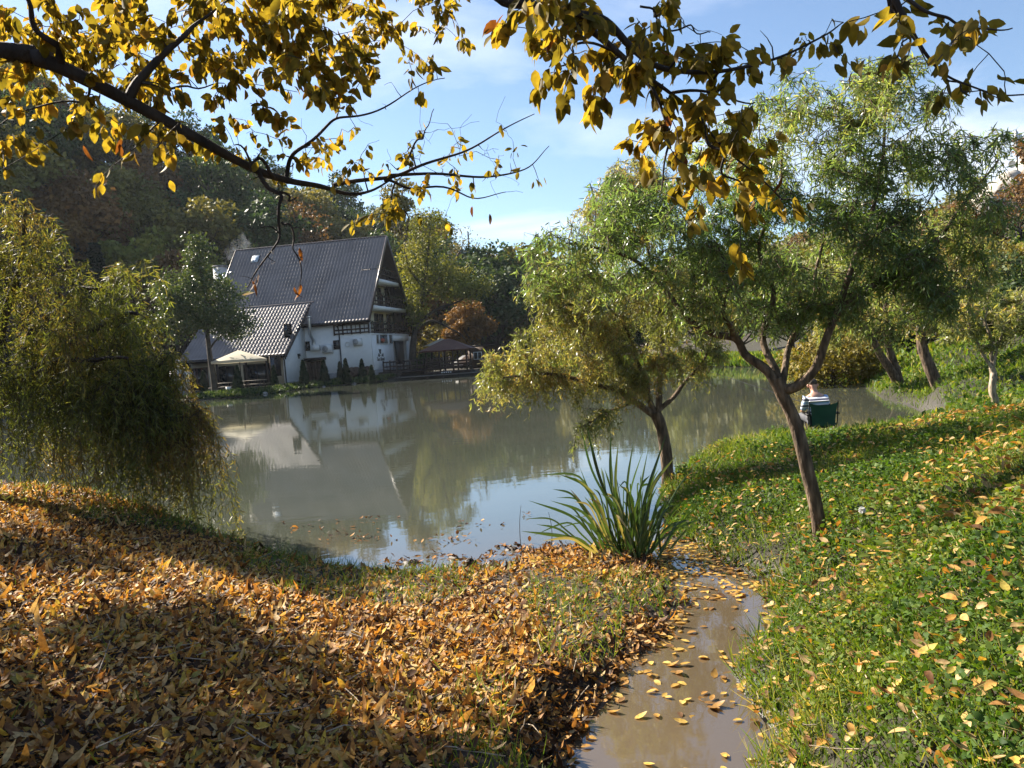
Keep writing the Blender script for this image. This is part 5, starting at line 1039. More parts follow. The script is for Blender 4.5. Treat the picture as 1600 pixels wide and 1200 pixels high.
for Q in paths:
    k = 0
    j = int(np.argmin(((np.array(tg) - Q[-1]) ** 2).sum(1))); k = npl[j]
    m = rng.poisson(k) + 1; u = np.clip(1 - np.abs(rng.normal(0, .35, m)), .2, 1) * (len(Q) - 1); i = np.minimum(u.astype(int), len(Q) - 2); p = Q[i] + (Q[i + 1] - Q[i]) * (u - i)[:, None]
    LP.append(p + rng.normal(size=(m, 3)) * .012); LX.append(nrm(Q[i + 1] - Q[i]) * .5 + rdir(m) * .55 + (0, 0, -.8)); LN.append(rdir(m) + (0, 0, .5)); LS.append(rng.uniform(.036, .066, m) * (.85 if k <= 5 else 1) * (1.08 if np.linalg.norm(Q[-1] - CAM) < 2.95 and Q[-1][0] > -.2 else 1))
bare = [at(px + rng.normal() * sx, py + rng.normal() * sy, d + rng.normal() * .1) for px, py, sx, sy, d, n in ((740, 240, 55, 35, 3.68, 42), (640, 290, 60, 40, 3.6, 26), (590, 170, 60, 30, 3.45, 12), (420, 250, 70, 40, 3.2, 16), (440, 390, 30, 30, 3.2, 8), (1100, 60, 60, 20, 2.65, 8)) for _ in range(n)]
T.reach(np.array(bare), rtip=.0007, wig=.09, rmax=.0028, up=.05, sides=4)
T.wood.build('bough', M['bark_dark'], HB, smooth=True)
LP = np.vstack(LP); LX = nrm(np.vstack(LX)); LN = np.vstack(LN); LS = np.concatenate(LS)
# largest in view become single leaves, the rest one mass
rel = LP - CAM; dep = rel @ FW; ipx = 800 + FPX * (rel @ CR) / dep; ipy = 600 - FPX * (rel @ CU) / dep; vis = (ipx > 0) & (ipx < 1600) & (ipy > 0) & (dep > .5); score = np.where(vis, LS / dep, 0); order = np.argsort(-score); top = order[:300]; rest = order[300:]
tpl = []
for k in range(10):
    V, F, r_ = scatter(T_BIG, np.zeros((1, 3)), np.array([[1., 0, 0]]), np.array([[0, 0, 1.]]), np.array([1.0]), np.array([rng.uniform(.44, .54)]), np.array([rng.normal(-.1, .28)]), [k / 9.0])
    me = mesh('leaf', V, F, r_); me.materials.append(M['golden_leaf']); tpl.append(me)
def orient(X, N):
    X = np.array(X) / np.linalg.norm(X); Y = np.cross(N, X); Y /= np.linalg.norm(Y) + 1e-9; Z = np.cross(X, Y); return X, Y, Z
def place_leaf(name, me, p, X, N, s, parent=None):
    X, Y, Z = orient(X, N); o = bpy.data.objects.new(name, me); C.objects.link(o); b_ = np.array(parent.location) if parent is not None else np.zeros(3)
    mm_ = Matrix(((X[0] * s, Y[0] * s, Z[0] * s, p[0] - b_[0]), (X[1] * s, Y[1] * s, Z[1] * s, p[1] - b_[1]), (X[2] * s, Y[2] * s, Z[2] * s, p[2] - b_[2]), (0, 0, 0, 1)))
    if parent is not None: o.parent = parent
    o.matrix_local = mm_; return o
for j in top: place_leaf('leaf', tpl[min(9, int(abs(rng.normal(.42, .26)) * 10))], LP[j], LX[j], LN[j], LS[j], HB)
# shade canopy reaching out over the left bank (beyond the frame) and the remaining leaves
sh = []
for c, r_, n in (((-8.7, 9.8, 4.5), (1.1, .9, .6), 2200), ((-7.7, 8.7, 4.5), (1.1, .9, .6), 2700), ((-6.6, 7.8, 4.45), (1.0, .85, .6), 2700), ((-5.35, 6.9, 4.4), (.75, .7, .5), 2100), ((-7.5, 7.3, 4.5), (1.3, 1.1, .6), 3200), ((-6.2, 6.2, 4.4), (1.0, 1.0, .5), 2300), ((-.75, 3.3, 4.6), (.8, .6, .3), 1400), ((-.8, 4.2, 4.85), (.8, .6, .3), 1500), ((-.2, 3.9, 4.75), (.9, .6, .3), 1500), ((-.2, 2.5, 4.4), (1.0, .6, .3), 1300)):
    d = rdir(n); sh.append(np.array(c) + d * np.array(r_) * rng.random((n, 1)) ** .5)
sh = np.vstack(sh); k1 = vnoise(sh[:, 0] + sh[:, 2], sh[:, 1], 1.5, 21) > .33; sh = sh[k1]; ns = len(sh)
T2 = Tree(tb); T2.limb([tb + (.25, .2, 2.3), tb + (-.6, 1.4, 3.4), tb + (-1.9, 3.8, 4.1), tb + (-3.0, 5.4, 4.1), tb + (-4.6, 7.4, 4.2)], .08, .02); T2.limb([tb + (-.6, 1.4, 3.4), tb + (-2, 2.2, 4.1), tb + (-4.6, 4.0, 4.4)], .06, .02); T2.limb([tb + (-1.5, 2.8, 3.95), tb + (-1.6, 4.1, 4.2), tb + (-2.2, 5, 4.3)], .03, .01)
T2.wood.build('bough', M['bark_dark'], HB, smooth=True)
nr = len(rest)
P = LP[rest] - tb; nr = len(P); Sh = rng.uniform(.075, .115, ns)
tag(leaves_obj('shade_leaves', T_WILLOW, sh - tb, rdir(ns) + (0, 0, -.5), rdir(ns) + (0, 0, .9), Sh, Sh * .58, rng.normal(-.1, .2, ns), np.clip(np.abs(rng.normal(.42, .26, ns)), 0, .95), M['golden_leaf'], HB), kind='stuff')
if 1:
    X = LX[rest]; N = LN[rest]; S = LS[rest]
tag(leaves_obj('leaves', T_BROAD, P, X, N, S, S * .55, rng.normal(-.1, .2, len(P)), np.clip(np.abs(rng.normal(.42, .26, len(P))), 0, .95), M['golden_leaf'], HB), kind='stuff')
# withered curled leaves hanging on the bare twigs
for px, py, d in ((452, 128, 3.2), (462, 130, 3.2), (478, 132, 3.2), (492, 140, 3.2), (399, 440, 3.2), (394, 446, 3.2), (404, 436, 3.2), (466, 455, 3.2), (460, 456, 3.2), (470, 452, 3.2), (468, 395, 3.2), (474, 402, 3.2), (668, 305, 3.7), (716, 310, 3.7), (738, 330, 3.75), (765, 342, 3.75), (1222, 285, 2.7), (190, 225, 3.0), (186, 232, 3.0), (130, 235, 2.8)):
    p = at(px, py - 8, d); V, F, r_ = scatter(T_BIG, np.zeros((1, 3)), np.array([[rng.normal() * .3, rng.normal() * .3, -1.]]), np.array([[rng.normal(), -1., 0]]), np.array([rng.uniform(.05, .075)]), np.array([.016]), np.array([rng.normal() * .5]), [1.0])
    link('withered_leaf', mesh('withered_leaf', V, F, r_), M['golden_leaf'], HB, tuple(p - tb))
# one yellow leaf caught spinning below the twigs
p = at(378, 461, 3.2); place_leaf('leaf', tpl[8], p, [1, .1, .05], [.1, -.5, 1], .052, HB)

# ---------------------------------------------------------------- fallen leaves
def litter_density(x, y):
    sd = water_sd(x, y); r_ = right_of_stream(x, y)
    d = (1 - r_) * smooth(-.03, .04, sd)
    grass = (vnoise(x, y, .9, 31) > .66) | ((np.abs(x - .9) < .8) & (np.abs(y - 5.6) < .9) & (vnoise(x, y, 1.6, 33) > .42))
    mud = np.exp(-(((x - .05) / .55) ** 2 + ((y - 6.6) / .5) ** 2))
    return d * np.where(grass, .30, 1.0) * (1 - .8 * mud)
n = 240000; y = 1.9 + 9.6 * rng.random(n) ** 1.25; x = -8.5 + 10.6 * rng.random(n); k = (rng.random(n) < litter_density(x, y)) & (np.abs(x) < .75 * y + .8); x, y = x[k], y[k]; n = len(x)
z = ground(x, y); dn = litter_density(x, y); L = rng.uniform(.028, .064, n) * np.where(rng.random(n) < .1, 1.45, 1) * np.where(rng.random(n) < .15, .65, 1); P = np.stack([x, y, z + rng.random(n) ** 1.5 * .035 + .005], -1)
X = rdir(n); X[:, 2] = rng.normal(0, .2, n); N = rng.normal(size=(n, 3)) * .5 + (0, 0, 1)
zone = vnoise(x, y, .7, 40); rl = np.clip(rng.random(n) * .98 + (zone - .5) * .25 - .2 * smooth(.5, .1, water_sd(x, y)), 0, 1)
print('litter', n)
near = np.argsort(-(L / np.hypot(x, y) * (np.abs(x / y) < .66)))[:100]; msk = np.ones(n, bool); msk[near] = False
lw = L * rng.uniform(.42, .62, n); lc_ = rng.normal(0, .85, n); fz = msk & (y < 5.2); bz = msk & (y >= 5.2)
V1, F1, r1_ = scatter(leaf_tpl([.3, .7], [.45, .38], .16), P[fz], X[fz], N[fz], L[fz], lw[fz], lc_[fz], rl[fz]); V2, F2, r2_ = scatter(T_WILLOW, P[bz], X[bz], N[bz], L[bz], lw[bz], lc_[bz], rl[bz])
tag(link('leaf_litter', mesh('leaf_litter', np.vstack([V1, V2]), np.vstack([F1, F2 + len(V1)]), np.concatenate([r1_, r2_])), M['litter_leaf']), 'thick carpet of brown and golden fallen leaves on the left bank', kind='stuff')
ltpl = []
for k in range(10):
    V, F, r_ = scatter(T_BIG, np.zeros((1, 3)), np.array([[1., 0, 0]]), np.array([[0, 0, 1.]]), np.array([1.0]), np.array([rng.uniform(.45, .6)]), np.array([rng.normal(0, .45)]), [.15 + .085 * k]); V[:, 2] += .12 * np.sin(V[:, 0] * 5 + k) * (V[:, 1] ** 2) * 4
    me = mesh('fallen_leaf', V, F, r_); me.materials.append(M['litter_leaf']); ltpl.append(me)
ftpl = []
for k in range(8):
    V, F, r_ = scatter(T_BIG, np.zeros((1, 3)), np.array([[1., 0, 0]]), np.array([[0, 0, 1.]]), np.array([1.0]), np.array([rng.uniform(.46, .62)]), np.array([rng.normal(.12, .28)]), [k / 7.0])
    me = mesh('fallen_leaf', V, F, r_); me.materials.append(M['float_leaf']); ftpl.append(me)
for j in near:
    o = place_leaf('fallen_leaf', ltpl[int(rng.integers(10))], P[j] + (0, 0, .012), X[j], N[j], L[j]); tag(o, 'dry brown leaf lying on the leaf carpet of the near left bank', 'leaf', 'leaves on the near left bank')
# leaves on the right bank
n = 13000; y = 1.7 + 9 * rng.random(n) ** 1.2; x = .6 + 7.5 * rng.random(n); k = (right_of_stream(x, y) > .6) & (water_sd(x, y) > .0) & (x < .72 * y + .6) & (rng.random(n) < .3 + .7 * (vnoise(x, y, 1.4, 51) > .5) + 2 * np.exp(-np.maximum(water_sd(x, y), 0) / .2)); x, y = x[k], y[k]; n = len(x); z = ground(x, y)
L = rng.uniform(.04, .08, n); P = np.stack([x, y, z + rng.uniform(.05, .20, n) * smooth(-.1, .35, water_sd(x, y))], -1); X = rdir(n) * (1, 1, .3); N = rng.normal(size=(n, 3)) * .4 + (0, 0, 1); near = np.argsort(-(L / np.hypot(x, y)))[:90]; msk = np.ones(n, bool); msk[near] = False
for j in near: tag(place_leaf('fallen_leaf', ltpl[3 + int(rng.integers(7))], P[j], X[j], N[j], L[j]), 'dry tan leaf lying in the greenery of the near right bank', 'leaf', 'leaves in the greenery of the near right bank')
tag(leaves_obj('scattered_leaves', T_BROAD, P[msk], X[msk], N[msk], L[msk], L[msk] * .52, rng.normal(0, .5, msk.sum()), rng.uniform(.25, 1, msk.sum()), M['litter_leaf']), 'tan and orange leaves scattered over the green right bank', kind='stuff')
# dead twigs in the litter
t = MB()
for _ in range(420):
    y = 2.4 + 7.5 * rng.random(); x = -.62 * y + rng.random() * (.62 * y + 3.2)
    if water_sd([x], [y])[0] < .02: continue
    a = rng.random() * 6.283; L_ = rng.uniform(.06, .3); z = gz(x, y); d = np.array([math.cos(a), math.sin(a), rng.normal() * .12]); q0 = np.array([x, y, z + .045 + rng.random() * .02])
    t.tube([q0, q0 + d * L_ * .5 + rng.normal(size=3) * .012, q0 + d * L_], [.0035, .0028, .0012], 4, cap=False)
tag(t.build('twigs', M['bark_pale']), 'thin dead twigs scattered over the leaf litter', kind='stuff')
# floating on the brook
n = 5200; x = .1 + 2.2 * rng.random(n); y = 2.6 + 5.3 * rng.random(n); sd = psd(STREAM, x, y)
dens = np.where(y > 6.6, 1.0, np.where(y > 6.0, .26, .10)) + .45 * smooth(-.14, -.02, sd) * (vnoise(x, y, 1.5, 60) > .35); dens = dens * np.where(y > 6.4, .55 + .45 * (vnoise(x, y, 2.2, 61) > .4), .35 + 1.3 * (vnoise(x, y, 1.7, 62) > .52))
k = (sd < .02) & (rng.random(n) < dens); x, y = x[k], y[k]; n = len(x); L = rng.uniform(.05, .085, n) * np.where(y > 6.4, .85, 1); P = np.stack([x, y, rng.uniform(.003, .009, n)], -1); X = rdir(n) * (1, 1, .06); N = rng.normal(size=(n, 3)) * .11 + (0, 0, 1)
near = np.argsort(-(L / np.hypot(x, y)))[:110]; msk = np.ones(n, bool); msk[near] = False; print('floating', n)
for j in near: tag(place_leaf('fallen_leaf', ftpl[int(rng.integers(8))], P[j], X[j], N[j], L[j]), 'yellow leaf floating on the brown brook', 'leaf', 'yellow leaves floating on the brook')
tag(leaves_obj('floating_leaves', T_BROAD, P[msk], X[msk], N[msk], L[msk], L[msk] * .56, rng.normal(.05, .15, msk.sum()), rng.random(msk.sum()) * .85, M['float_leaf']), 'yellow leaves drifted together at the mouth of the brook', kind='stuff')
# flotsam by the near shore of the lake
pts = []
for px, py, s, k in ((705, 843, 30, 24), (735, 880, 26, 30), (645, 878, 14, 12), (770, 870, 20, 18), (800, 855, 26, 24), (690, 870, 20, 14), (620, 880, 30, 16), (560, 842, 60, 18), (480, 822, 50, 12), (540, 828, 40, 10), (860, 858, 40, 50), (830, 868, 30, 40), (745, 820, 40, 10), (820, 805, 8, 4), (580, 815, 30, 8)):
    for _ in range(k): g_ = gp(px + rng.normal() * s * .6, py + rng.normal() * 4, 0); pts.append((g_[0], g_[1], .008 + rng.random() * .02))
pts = np.array(pts); n = len(pts); tag(leaves_obj('flotsam', T_BROAD, pts, rdir(n) * (1, 1, .25), rng.normal(size=(n, 3)) * .3 + (0, 0, 1), rng.uniform(.04, .09, n), rng.uniform(.02, .05, n), rng.normal(0, .4, n), rng.uniform(0, .55, n), M['litter_leaf']), 'brown leaves and twigs afloat along the near lake shore', kind='stuff')
t = MB()
for i, (px, py) in enumerate(((735, 880), (710, 872), (800, 858), (645, 880), (760, 886))):
    p = gp(px, py, .0); V = []; a = np.linspace(0, 2 * np.pi, 11)[:-1]
    c = empty('mud_clump', tuple(p)); bpy.data.objects.remove(c); q = MB(); q.lathe([(.001, .03), (.035, .026), (.065, .006), (.08, -.05)], sides=11); q.V = [v * rng.uniform(.7, 1.3, (1, 3)) + rng.normal(size=v.shape) * .012 for v in q.V]
    o = q.build('mud_clump', surf_mat('mud', [(.02, .014, .01), (.06, .042, .028)], 8, .6, .8) if i == 0 else bpy.data.materials['mud'], None, True, tuple(p)); tag(o, ['dark mud clump with leaves in the shallows, the largest', 'dark mud clump left of the largest one', 'small mud clump in the shallows toward the iris', 'small mud clump off the grassy left shore', 'mud clump closest to the muddy bank'][i], 'mud clump')

# ---------------------------------------------------------------- greenery of the right bank and grass
T_HERB = (np.array([(0, 0, 0), (.35, .5, .14), (.35, -.5, .1), (.72, .33, .1), (.72, -.33, .14), (1, 0, -.05)], float), T_WILLOW[1])
n = 400000; y = 1.6 + 12.9 * rng.random(n) ** 1.9; x = .5 + 9.5 * rng.random(n)
sd = water_sd(x, y); k = (right_of_stream(x, y) > .5) & (sd > .03) & (x < .72 * y + 1.0); x, y, sd = x[k], y[k], sd[k]; patch = vnoise(x, y, 1.2, 70) + .35 * vnoise(x, y, 4, 71)
bare = np.exp(-(((x - 2.6) / .7) ** 2 + ((y - 8.6) / .8) ** 2)) * .8
k = rng.random(len(x)) < np.clip(.5 + 1.6 * (patch - .5), np.where(y < 4, .5, .14), 1) * (1 - bare); x, y, sd, patch = x[k], y[k], sd[k], patch[k]; n = len(x); z = ground(x, y)
hgt = rng.random(n) ** 1.4 * (.03 + .26 * np.clip(patch - .25, 0, 1)) * smooth(0, .3, sd); P = np.stack([x, y, z + hgt], -1); X = rdir(n) * (1, 1, .4) + (0, 0, .15); N = rng.normal(size=(n, 3)) * .75 + (0, 0, 1); dist = np.hypot(x, y)
L = rng.uniform(.012, .030, n) * (.75 + .08 * dist) * (.65 + .7 * np.clip(patch, 0, 1)); print('herbs', n)
tag(leaves_obj('ground_herbs', T_HERB, P, X, N, L, L * rng.uniform(.35, .8, n), rng.normal(-.1, .4, n), np.clip(rng.random(n) * .55 + .75 * vnoise(x, y, 1.3, 72) - .17, 0, 1), M['herb_leaf']), 'low nettles and ground ivy covering the right bank', kind='stuff')
def grass(x, y, Lr, w, lean, label, rn=(0, 1), name='grass'):
    n = len(x); z = ground(x, y); L = rng.uniform(*Lr, n); X = np.stack([rng.normal(size=n) * lean, rng.normal(size=n) * lean, np.ones(n)], -1)
    return tag(leaves_obj(name, T_BLADE, np.stack([x, y, z - .005], -1), X, np.stack([rng.normal(size=n), -np.ones(n), np.zeros(n)], -1), L, w, rng.normal(0, .5, n), np.clip(rng.uniform(*rn, n) * .7 + .3 * vnoise(x, y, 1, 80), 0, 1), M['grass_blade']), label, kind='stuff')
n = 120000; y = 1.6 + 11.9 * rng.random(n) ** 1.9; x = .5 + 9 * rng.random(n); sd = water_sd(x, y); k = (right_of_stream(x, y) > .4) & (sd > .01) & (x < .72 * y + 1.0) & (rng.random(n) < .45 + 1.6 * np.clip(vnoise(x, y, 1.5, 81) - .4, 0, 1) + .8 * np.exp(-(sd / .2))) & ((hill(x, y) < 5))
x, y = x[k], y[k]; print('grassR', len(x)); grass(x, y, (.08, .24), .006, .55, 'fine grass among the herbs of the right bank', (0, 1.2))
n = 60000; y = 2.2 + 8.5 * rng.random(n) ** 1.1; x = -7 + 9 * rng.random(n); sd = water_sd(x, y); gk = (vnoise(x, y, .9, 31) > .62) * .5 + ((np.abs(x - .9) < .9) & (np.abs(y - 5.6) < 1.0) & (vnoise(x, y, 1.6, 33) > .4)) * .8 + .75 * np.exp(-((sd - .3) / .2) ** 2) * (x < -.1) + .012
k = (right_of_stream(x, y) < .3) & (sd > .03) & (rng.random(n) < gk * .75); x, y = x[k], y[k]; print('grassL', len(x)); grass(x, y, (.07, .17), .0055, .55, 'thin grass tufts showing through the fallen leaves', (.1, 1))
# crest of the mound and the far bank
n = 42000; y = 9 + 21 * rng.random(n) ** 1.3; x = 1.5 + 16 * rng.random(n); sd = water_sd(x, y); k = (sd > .02) & (x < .75 * y) & ((y > 12.2) | (sd < 1.2)); x, y = x[k], y[k]; print('grassF', len(x)); grass(x, y, (.09, .24), .013, .5, 'bright sunlit grass on the mound crest and far right bank', (.2, .95))
n = 30000; y = 12.5 + 20 * rng.random(n) ** 1.2; x = 5 + 17 * rng.random(n); sd = water_sd(x, y); k = (sd > .2) & (x < .76 * y) & (rng.random(n) < .2 + .8 * (vnoise(x, y, .5, 90) > .45)); x, y = x[k], y[k]; n = len(x); z = ground(x, y)
tag(leaves_obj('bank_herbs', T_DIAMOND, np.stack([x, y, z + rng.random(n) * .16], -1), rdir(n) + (0, 0, .3), rng.normal(size=(n, 3)) * .6 + (0, 0, 1), rng.uniform(.06, .15, n), .07, 0, rng.random(n) * .95, M['herb_leaf']), 'leafy herbs on the far right slope', kind='stuff')
# far shore grass under the trees across the water
n = 16000; px = rng.uniform(760, 1345, n); py = np.interp(px, [700, 800, 900, 1000, 1100, 1200, 1300, 1350], [587, 581, 576, 573, 573, 574, 578, 603]); S0 = np.array([gp(a_, b_)[:2] for a_, b_ in zip(px, py)]); u = rng.random(n) ** 1.3 * 9 + .1
x = S0[:, 0] + u * .12; y = S0[:, 1] + u; z = ground(x, y, False)
tag(leaves_obj('far_shore_grass', T_DIAMOND, np.stack([x, y, z], -1), rdir(n) * (.6, .6, .3) + (0, 0, 1), rdir(n), rng.uniform(.25, .7, n), .16, .2, rng.random(n) * .95, M['grass_blade']), 'tall grass along the far shore under the trees', kind='stuff')
n = 30000; y = 18 + 34 * rng.random(n) ** 1.2; x = -2 + 40 * rng.random(n); k = (water_sd(x, y) > .2) & (x < .76 * y) & (np.hypot(x, y) < 62); x, y = x[k], y[k]; n = len(x); z = ground(x, y, False)
tag(leaves_obj('meadow_grass', T_DIAMOND, np.stack([x, y, z], -1), rdir(n) * (.7, .7, .3) + (0, 0, .9), rdir(n), rng.uniform(.5, 1.2, n) * (.011 * np.hypot(x, y) - .05), .004 * np.hypot(x, y) - .03, .2, rng.random(n) * .95, M['grass_blade']), 'rough meadow grass on the far right shore', kind='stuff')
# broad leaved dock in the greenery
p = gp(1398, 893, .46); dk_ = tag(empty('dock_plant', (p[0], p[1], gz(p[0], p[1]))), 'bright green broad leaved dock plant among the herbs of the right bank', 'plant')
for i in range(20):
    a = i * 2.4; r_ = rng.uniform(.02, .2); V, F, q = scatter(T_BIG, np.array([[r_ * math.cos(a) * 1.3, r_ * math.sin(a), .05 + rng.random() * .06]]), np.array([[math.cos(a), math.sin(a), rng.uniform(.2, .9)]]), np.array([[rng.normal() * .3, rng.normal() * .3, 1.]]), np.array([rng.uniform(.08, .14)]), np.array([rng.uniform(.04, .06)]), np.array([-rng.uniform(.1, .5)]), [rng.uniform(.6, .9)])
    link('leaf', mesh('leaf', V, F, q), M['herb_leaf'], dk_)
# dandelion clock
p = gp(1353, 832, .6); z0 = gz(p[0], p[1]); dn_ = tag(empty('dandelion', (p[0], p[1], z0)), 'single dandelion clock on a tall stem behind the willow trunk', 'flower')
hd = at(1347, 797, p[1]) - np.array([p[0], p[1], z0]); t = MB(); t.tube(catmull([(0, 0, -.02), hd * .5 + (.008, 0, 0), hd], 4), .0028, 5); t.build('stem', M['grass_blade'], dn_)
nn = 260; d = rdir(nn); V, F, q = scatter(T_DIAMOND, np.repeat(hd[None], nn, 0) + d * .004, d, rdir(nn), np.full(nn, .026), np.full(nn, .004), 0, np.ones(nn)); link('seed_head', mesh('seed_head', V, F, q), M['white_paint'], dn_)
# dry stalks in the shallows
def stalk(pts, d0, lab):
    P_ = [at(x, y, d0) for x, y in pts]; o_ = P_[0]; t = MB(); t.tube(catmull(np.array(P_) - o_, 4), np.linspace(.005, .002, 4 * (len(pts) - 1) + 1), 5); tag(t.build('dry_stalk', M['bark_far'], None, True, tuple(o_)), lab, 'stalk')
stalk([(817, 872), (813, 845), (812, 815), (814, 790)], 7.75, 'thin dark stalk rising from the shallows left of the iris'); stalk([(862, 852), (862, 825), (857, 800)], 7.9, 'short dry stalk in the water just left of the iris'); stalk([(1163, 925), (1168, 905), (1177, 890), (1185, 872)], 6.5, 'bent dark twig over the brook by the right bank')

# ---------------------------------------------------------------- angler on a folding chair
cb = at(1286, 708, 13.7); cz = gz(cb[0], cb[1]); CH = tag(empty('folding_chair', (cb[0], cb[1], cz), R(-8)), 'dark green folding camp chair on the mound seen from behind', 'chair')
M['green_cloth'] = surf_mat('green_cloth', [(.008, .05, .032), (.014, .075, .048)], 5, .75, .2, 60)
def cloth(name, P, mat, parent, th=.006):
    P = np.array(P, float); nr_, nc = P.shape[:2]; V = P.reshape(-1, 3); N = np.cross(P[1, 1] - P[0, 0], P[1, 0] - P[0, 1]); N = N / np.linalg.norm(N) * th; V = np.vstack([V, V + N])
    k = (np.arange(nr_ - 1)[:, None] * nc + np.arange(nc - 1)[None]).ravel(); q = np.stack([k, k + 1, k + 1 + nc, k + nc], -1); m_ = nr_ * nc
    return link(name, mesh(name, V, [q, q[:, ::-1] + m_], smooth=True), mat, parent)
u = np.linspace(-1, 1, 9); v = np.linspace(0, 1, 7)
cloth('backrest', [[(.27 * a * (.82 + .18 * b_ ** 2 if True else 1), -.16 - .10 * b_ - .05 * (1 - a * a), .34 + .48 * b_ - .05 * (1 - a * a) * b_ ** 3) for a in u] for b_ in v], M['green_cloth'], CH)
cloth('seat', [[(.26 * a, -.16 + .44 * b_, .36 + .05 * b_ - .06 * (1 - a * a)) for a in u] for b_ in v], M['green_cloth'], CH)
for s in (-1, 1):
    t = MB(); t.tube([(s * .27, .25, 0), (s * .27, -.15, .42), (s * .275, -.26, .85)], .012, 6); t.build('rear_pole', M['black_paint'], CH)
    t = MB(); t.tube([(s * .28, -.24, 0), (s * .28, .24, .42), (s * .28, .26, .58)], .012, 6); t.build('leg', M['black_paint'], CH)
    t = MB(); t.box(s * .28 - .035, s * .28 + .035, -.2, .27, .575, .6); t.build('armrest', M['black_paint'], CH)
t = MB(); t.bar((-.27, -.22, .03), (.27, .24, .4), .018); t.bar((.27, -.22, .03), (-.27, .24, .4), .018); t.build('brace', M['black_paint'], CH)
CH.scale = (.88, .88, .88)
PE = tag(empty('person', (cb[0] - .09, cb[1], cz), R(-2)), 'person in a blue and white striped shirt sitting on the green chair fishing', 'person')
PE.scale = (.92, .92, .92)
M['skin'] = surf_mat('skin', [(.50, .26, .18), (.58, .33, .24)], 6, .5); M['hair'] = surf_mat('hair', [(.035, .024, .018), (.08, .06, .045)], 25, .7); M['trousers'] = surf_mat('trousers', [(.05, .055, .07), (.09, .09, .10)], 8, .8)
m, nt, b = new_mat('striped_shirt'); c_ = nt.nodes.new('ShaderNodeTexCoord'); w_ = nt.nodes.new('ShaderNodeTexWave'); w_.bands_direction = 'Z'; w_.inputs['Scale'].default_value = 2.6; w_.inputs['Distortion'].default_value = .6; nt.links.new(c_.outputs['Object'], w_.inputs['Vector'])
r_ = ramp(nt, [(.16, (.03, .035, .07)), (.22, (.66, .68, .74)), (.8, (.66, .68, .74)), (.88, (.28, .42, .66))], w_.outputs['Fac']); nt.links.new(r_.outputs[0], b.inputs['Base Color']); b.inputs['Roughness'].default_value = .8; M['shirt'] = m
def skin(name, V, E, rad, mat, parent, root=0, sub=2):
    me = bpy.data.meshes.new(name); me.from_pydata([tuple(v) for v in V], E, []); o = link(name, me, mat, parent)
    md = o.modifiers.new('skin', 'SKIN'); md.use_smooth_shade = True
    for i, r0 in enumerate(rad): me.skin_vertices[0].data[i].radius = (r0, r0) if not isinstance(r0, tuple) else r0
    me.skin_vertices[0].data[root].use_root = True; o.modifiers.new('sub', 'SUBSURF').levels = sub; o.modifiers['sub'].render_levels = sub
    bpy.context.view_layer.update(); dg_ = bpy.context.evaluated_depsgraph_get(); nm_ = bpy.data.meshes.new_from_object(o.evaluated_get(dg_)); o.modifiers.clear(); o.data = nm_
    if len(nm_.materials) == 0: nm_.materials.append(mat)
    return o
zs_ = .44   # seat
BV = [(0, -.02, zs_ + .03), (0, -.05, zs_ + .20), (0, -.05, zs_ + .36), (0, -.02, zs_ + .47), (0, .02, zs_ + .54), (-.01, .06, zs_ + .64), (-.01, .08, zs_ + .73),
      (-.17, -.03, zs_ + .42), (-.24, .05, zs_ + .18), (-.14, .30, zs_ + .17), (-.08, .38, zs_ + .19), (.17, -.03, zs_ + .42), (.26, .05, zs_ + .18), (.16, .30, zs_ + .17), (.06, .37, zs_ + .18),
      (-.10, .02, zs_ + .02), (-.15, .44, zs_ + .06), (-.16, .50, .08), (-.17, .62, .035), (.10, .02, zs_ + .02), (.15, .44, zs_ + .06), (.16, .50, .08), (.17, .62, .035)]
BE = [(0, 1), (1, 2), (2, 3), (3, 4), (4, 5), (5, 6), (3, 7), (7, 8), (8, 9), (9, 10), (3, 11), (11, 12), (12, 13), (13, 14), (0, 15), (15, 16), (16, 17), (17, 18), (0, 19), (19, 20), (20, 21), (21, 22)]
BR = [.14, .135, .15, .10, .05, (.078, .09), (.07, .075), .055, .042, .03, .022, .055, .042, .03, .022, .085, .06, .038, .03, .085, .06, .038, .03]
skin('body', BV, BE, BR, M['skin'], PE)
skin('shirt', [BV[i] for i in (0, 1, 2, 3, 7, 8, 11, 12)], [(0, 1), (1, 2), (2, 3), (3, 4), (4, 5), (3, 6), (6, 7)], [.165, .165, .18, .125, .085, .062, .085, .062], M['shirt'], PE)
skin('trousers', [BV[i] for i in (0, 15, 16, 17, 19, 20, 21)], [(0, 1), (1, 2), (2, 3), (0, 4), (4, 5), (5, 6)], [.155, .105, .08, .06, .105, .08, .06], M['trousers'], PE)
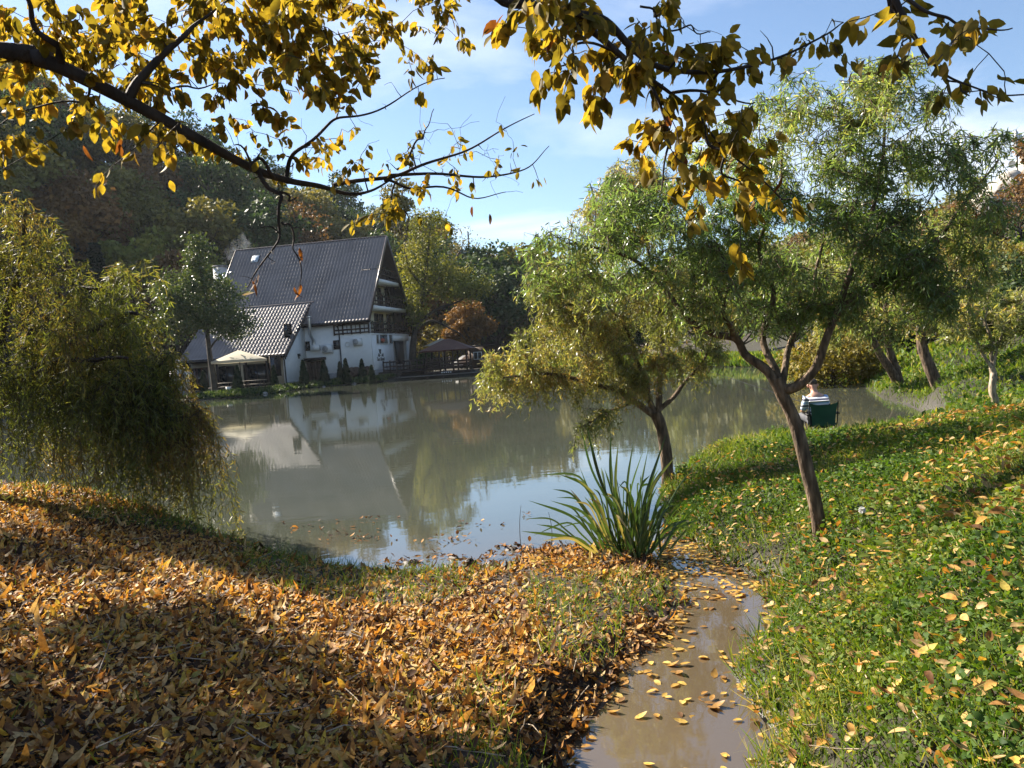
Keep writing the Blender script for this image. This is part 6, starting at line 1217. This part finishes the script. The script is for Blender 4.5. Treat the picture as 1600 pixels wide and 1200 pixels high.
for s in (-1, 1):
    skin('shoe', [(s * .165, .47, .04), (s * .17, .56, .045), (s * .175, .70, .03)], [(0, 1), (1, 2)], [.05, .052, .035], M['black_paint'], PE, sub=1)
    q = MB(); q.lathe([(.001, .03), (.018, .022), (.022, 0), (.012, -.03), (.001, -.034)], (-.01 + s * .092, .07, zs_ + .665), 8); q.build('ear', M['skin'], PE, True)
    q = MB(); q.lathe([(.001, .009), (.008, .004), (.008, -.004), (.001, -.009)], (-.01 + s * .032, .166, zs_ + .685), 8); q.build('eye', M['black_paint'], PE, True)
    hx, hy, hz_ = (-.075, .40, zs_ + .19) if s < 0 else (.055, .39, zs_ + .18)
    hv_ = [(hx, hy - .03, hz_), (hx * .8, hy + .03, hz_)]; he = [(0, 1)]; hr = [.022, .026]
    for f in range(4):
        fx = hx * .8 + (f - 1.5) * .018; k0 = len(hv_); hv_ += [(fx, hy + .05, hz_ + .012), (fx, hy + .08 + .004 * (f in (1, 2)), hz_), (fx, hy + .07, hz_ - .022)]; he += [(1, k0), (k0, k0 + 1), (k0 + 1, k0 + 2)]; hr += [.0085, .008, .007]
    k0 = len(hv_); hv_ += [(hx * .8 - s * .03, hy + .02, hz_ + .02), (hx * .8 - s * .035, hy + .05, hz_ + .012)]; he += [(0, k0), (k0, k0 + 1)]; hr += [.010, .008]
    skin('hand', hv_, he, hr, M['skin'], PE, sub=1)
skin('hair', [(-.01, .045, zs_ + .66), (-.01, .05, zs_ + .74), (-.01, .09, zs_ + .785)], [(0, 1), (1, 2)], [(.082, .075), (.092, .085), .06], M['hair'], PE)
q = MB(); q.lathe([(.001, .03), (.014, .0), (.016, -.016), (.001, -.022)], (-.01, .165, zs_ + .655), 7); q.build('nose', M['skin'], PE, True)
q = MB(); q.box(-.032, .012, .155, .166, zs_ + .615, zs_ + .622); q.build('mouth', M['red_wood'], PE)
rt = at(1175, 655, 17.0); r0 = np.array([cb[0] - .06, cb[1] + .25, cz + zs_ + .2]); r1 = np.array(at(1243, 622, 13.8)); r1 = r0 + (r1 - r0); e = np.array([-2.6, 3.2, 1.15])
t = MB(); t.tube(catmull([r0 * 0 - e * .06, (0, 0, 0), e * .5 + (0, 0, .05), e], 5), np.linspace(.011, .002, 16), 6); tag(t.build('fishing_rod', M['dark_metal'], None, True, tuple(r0)), 'fishing rod held out over the water by the seated person', 'fishing rod')
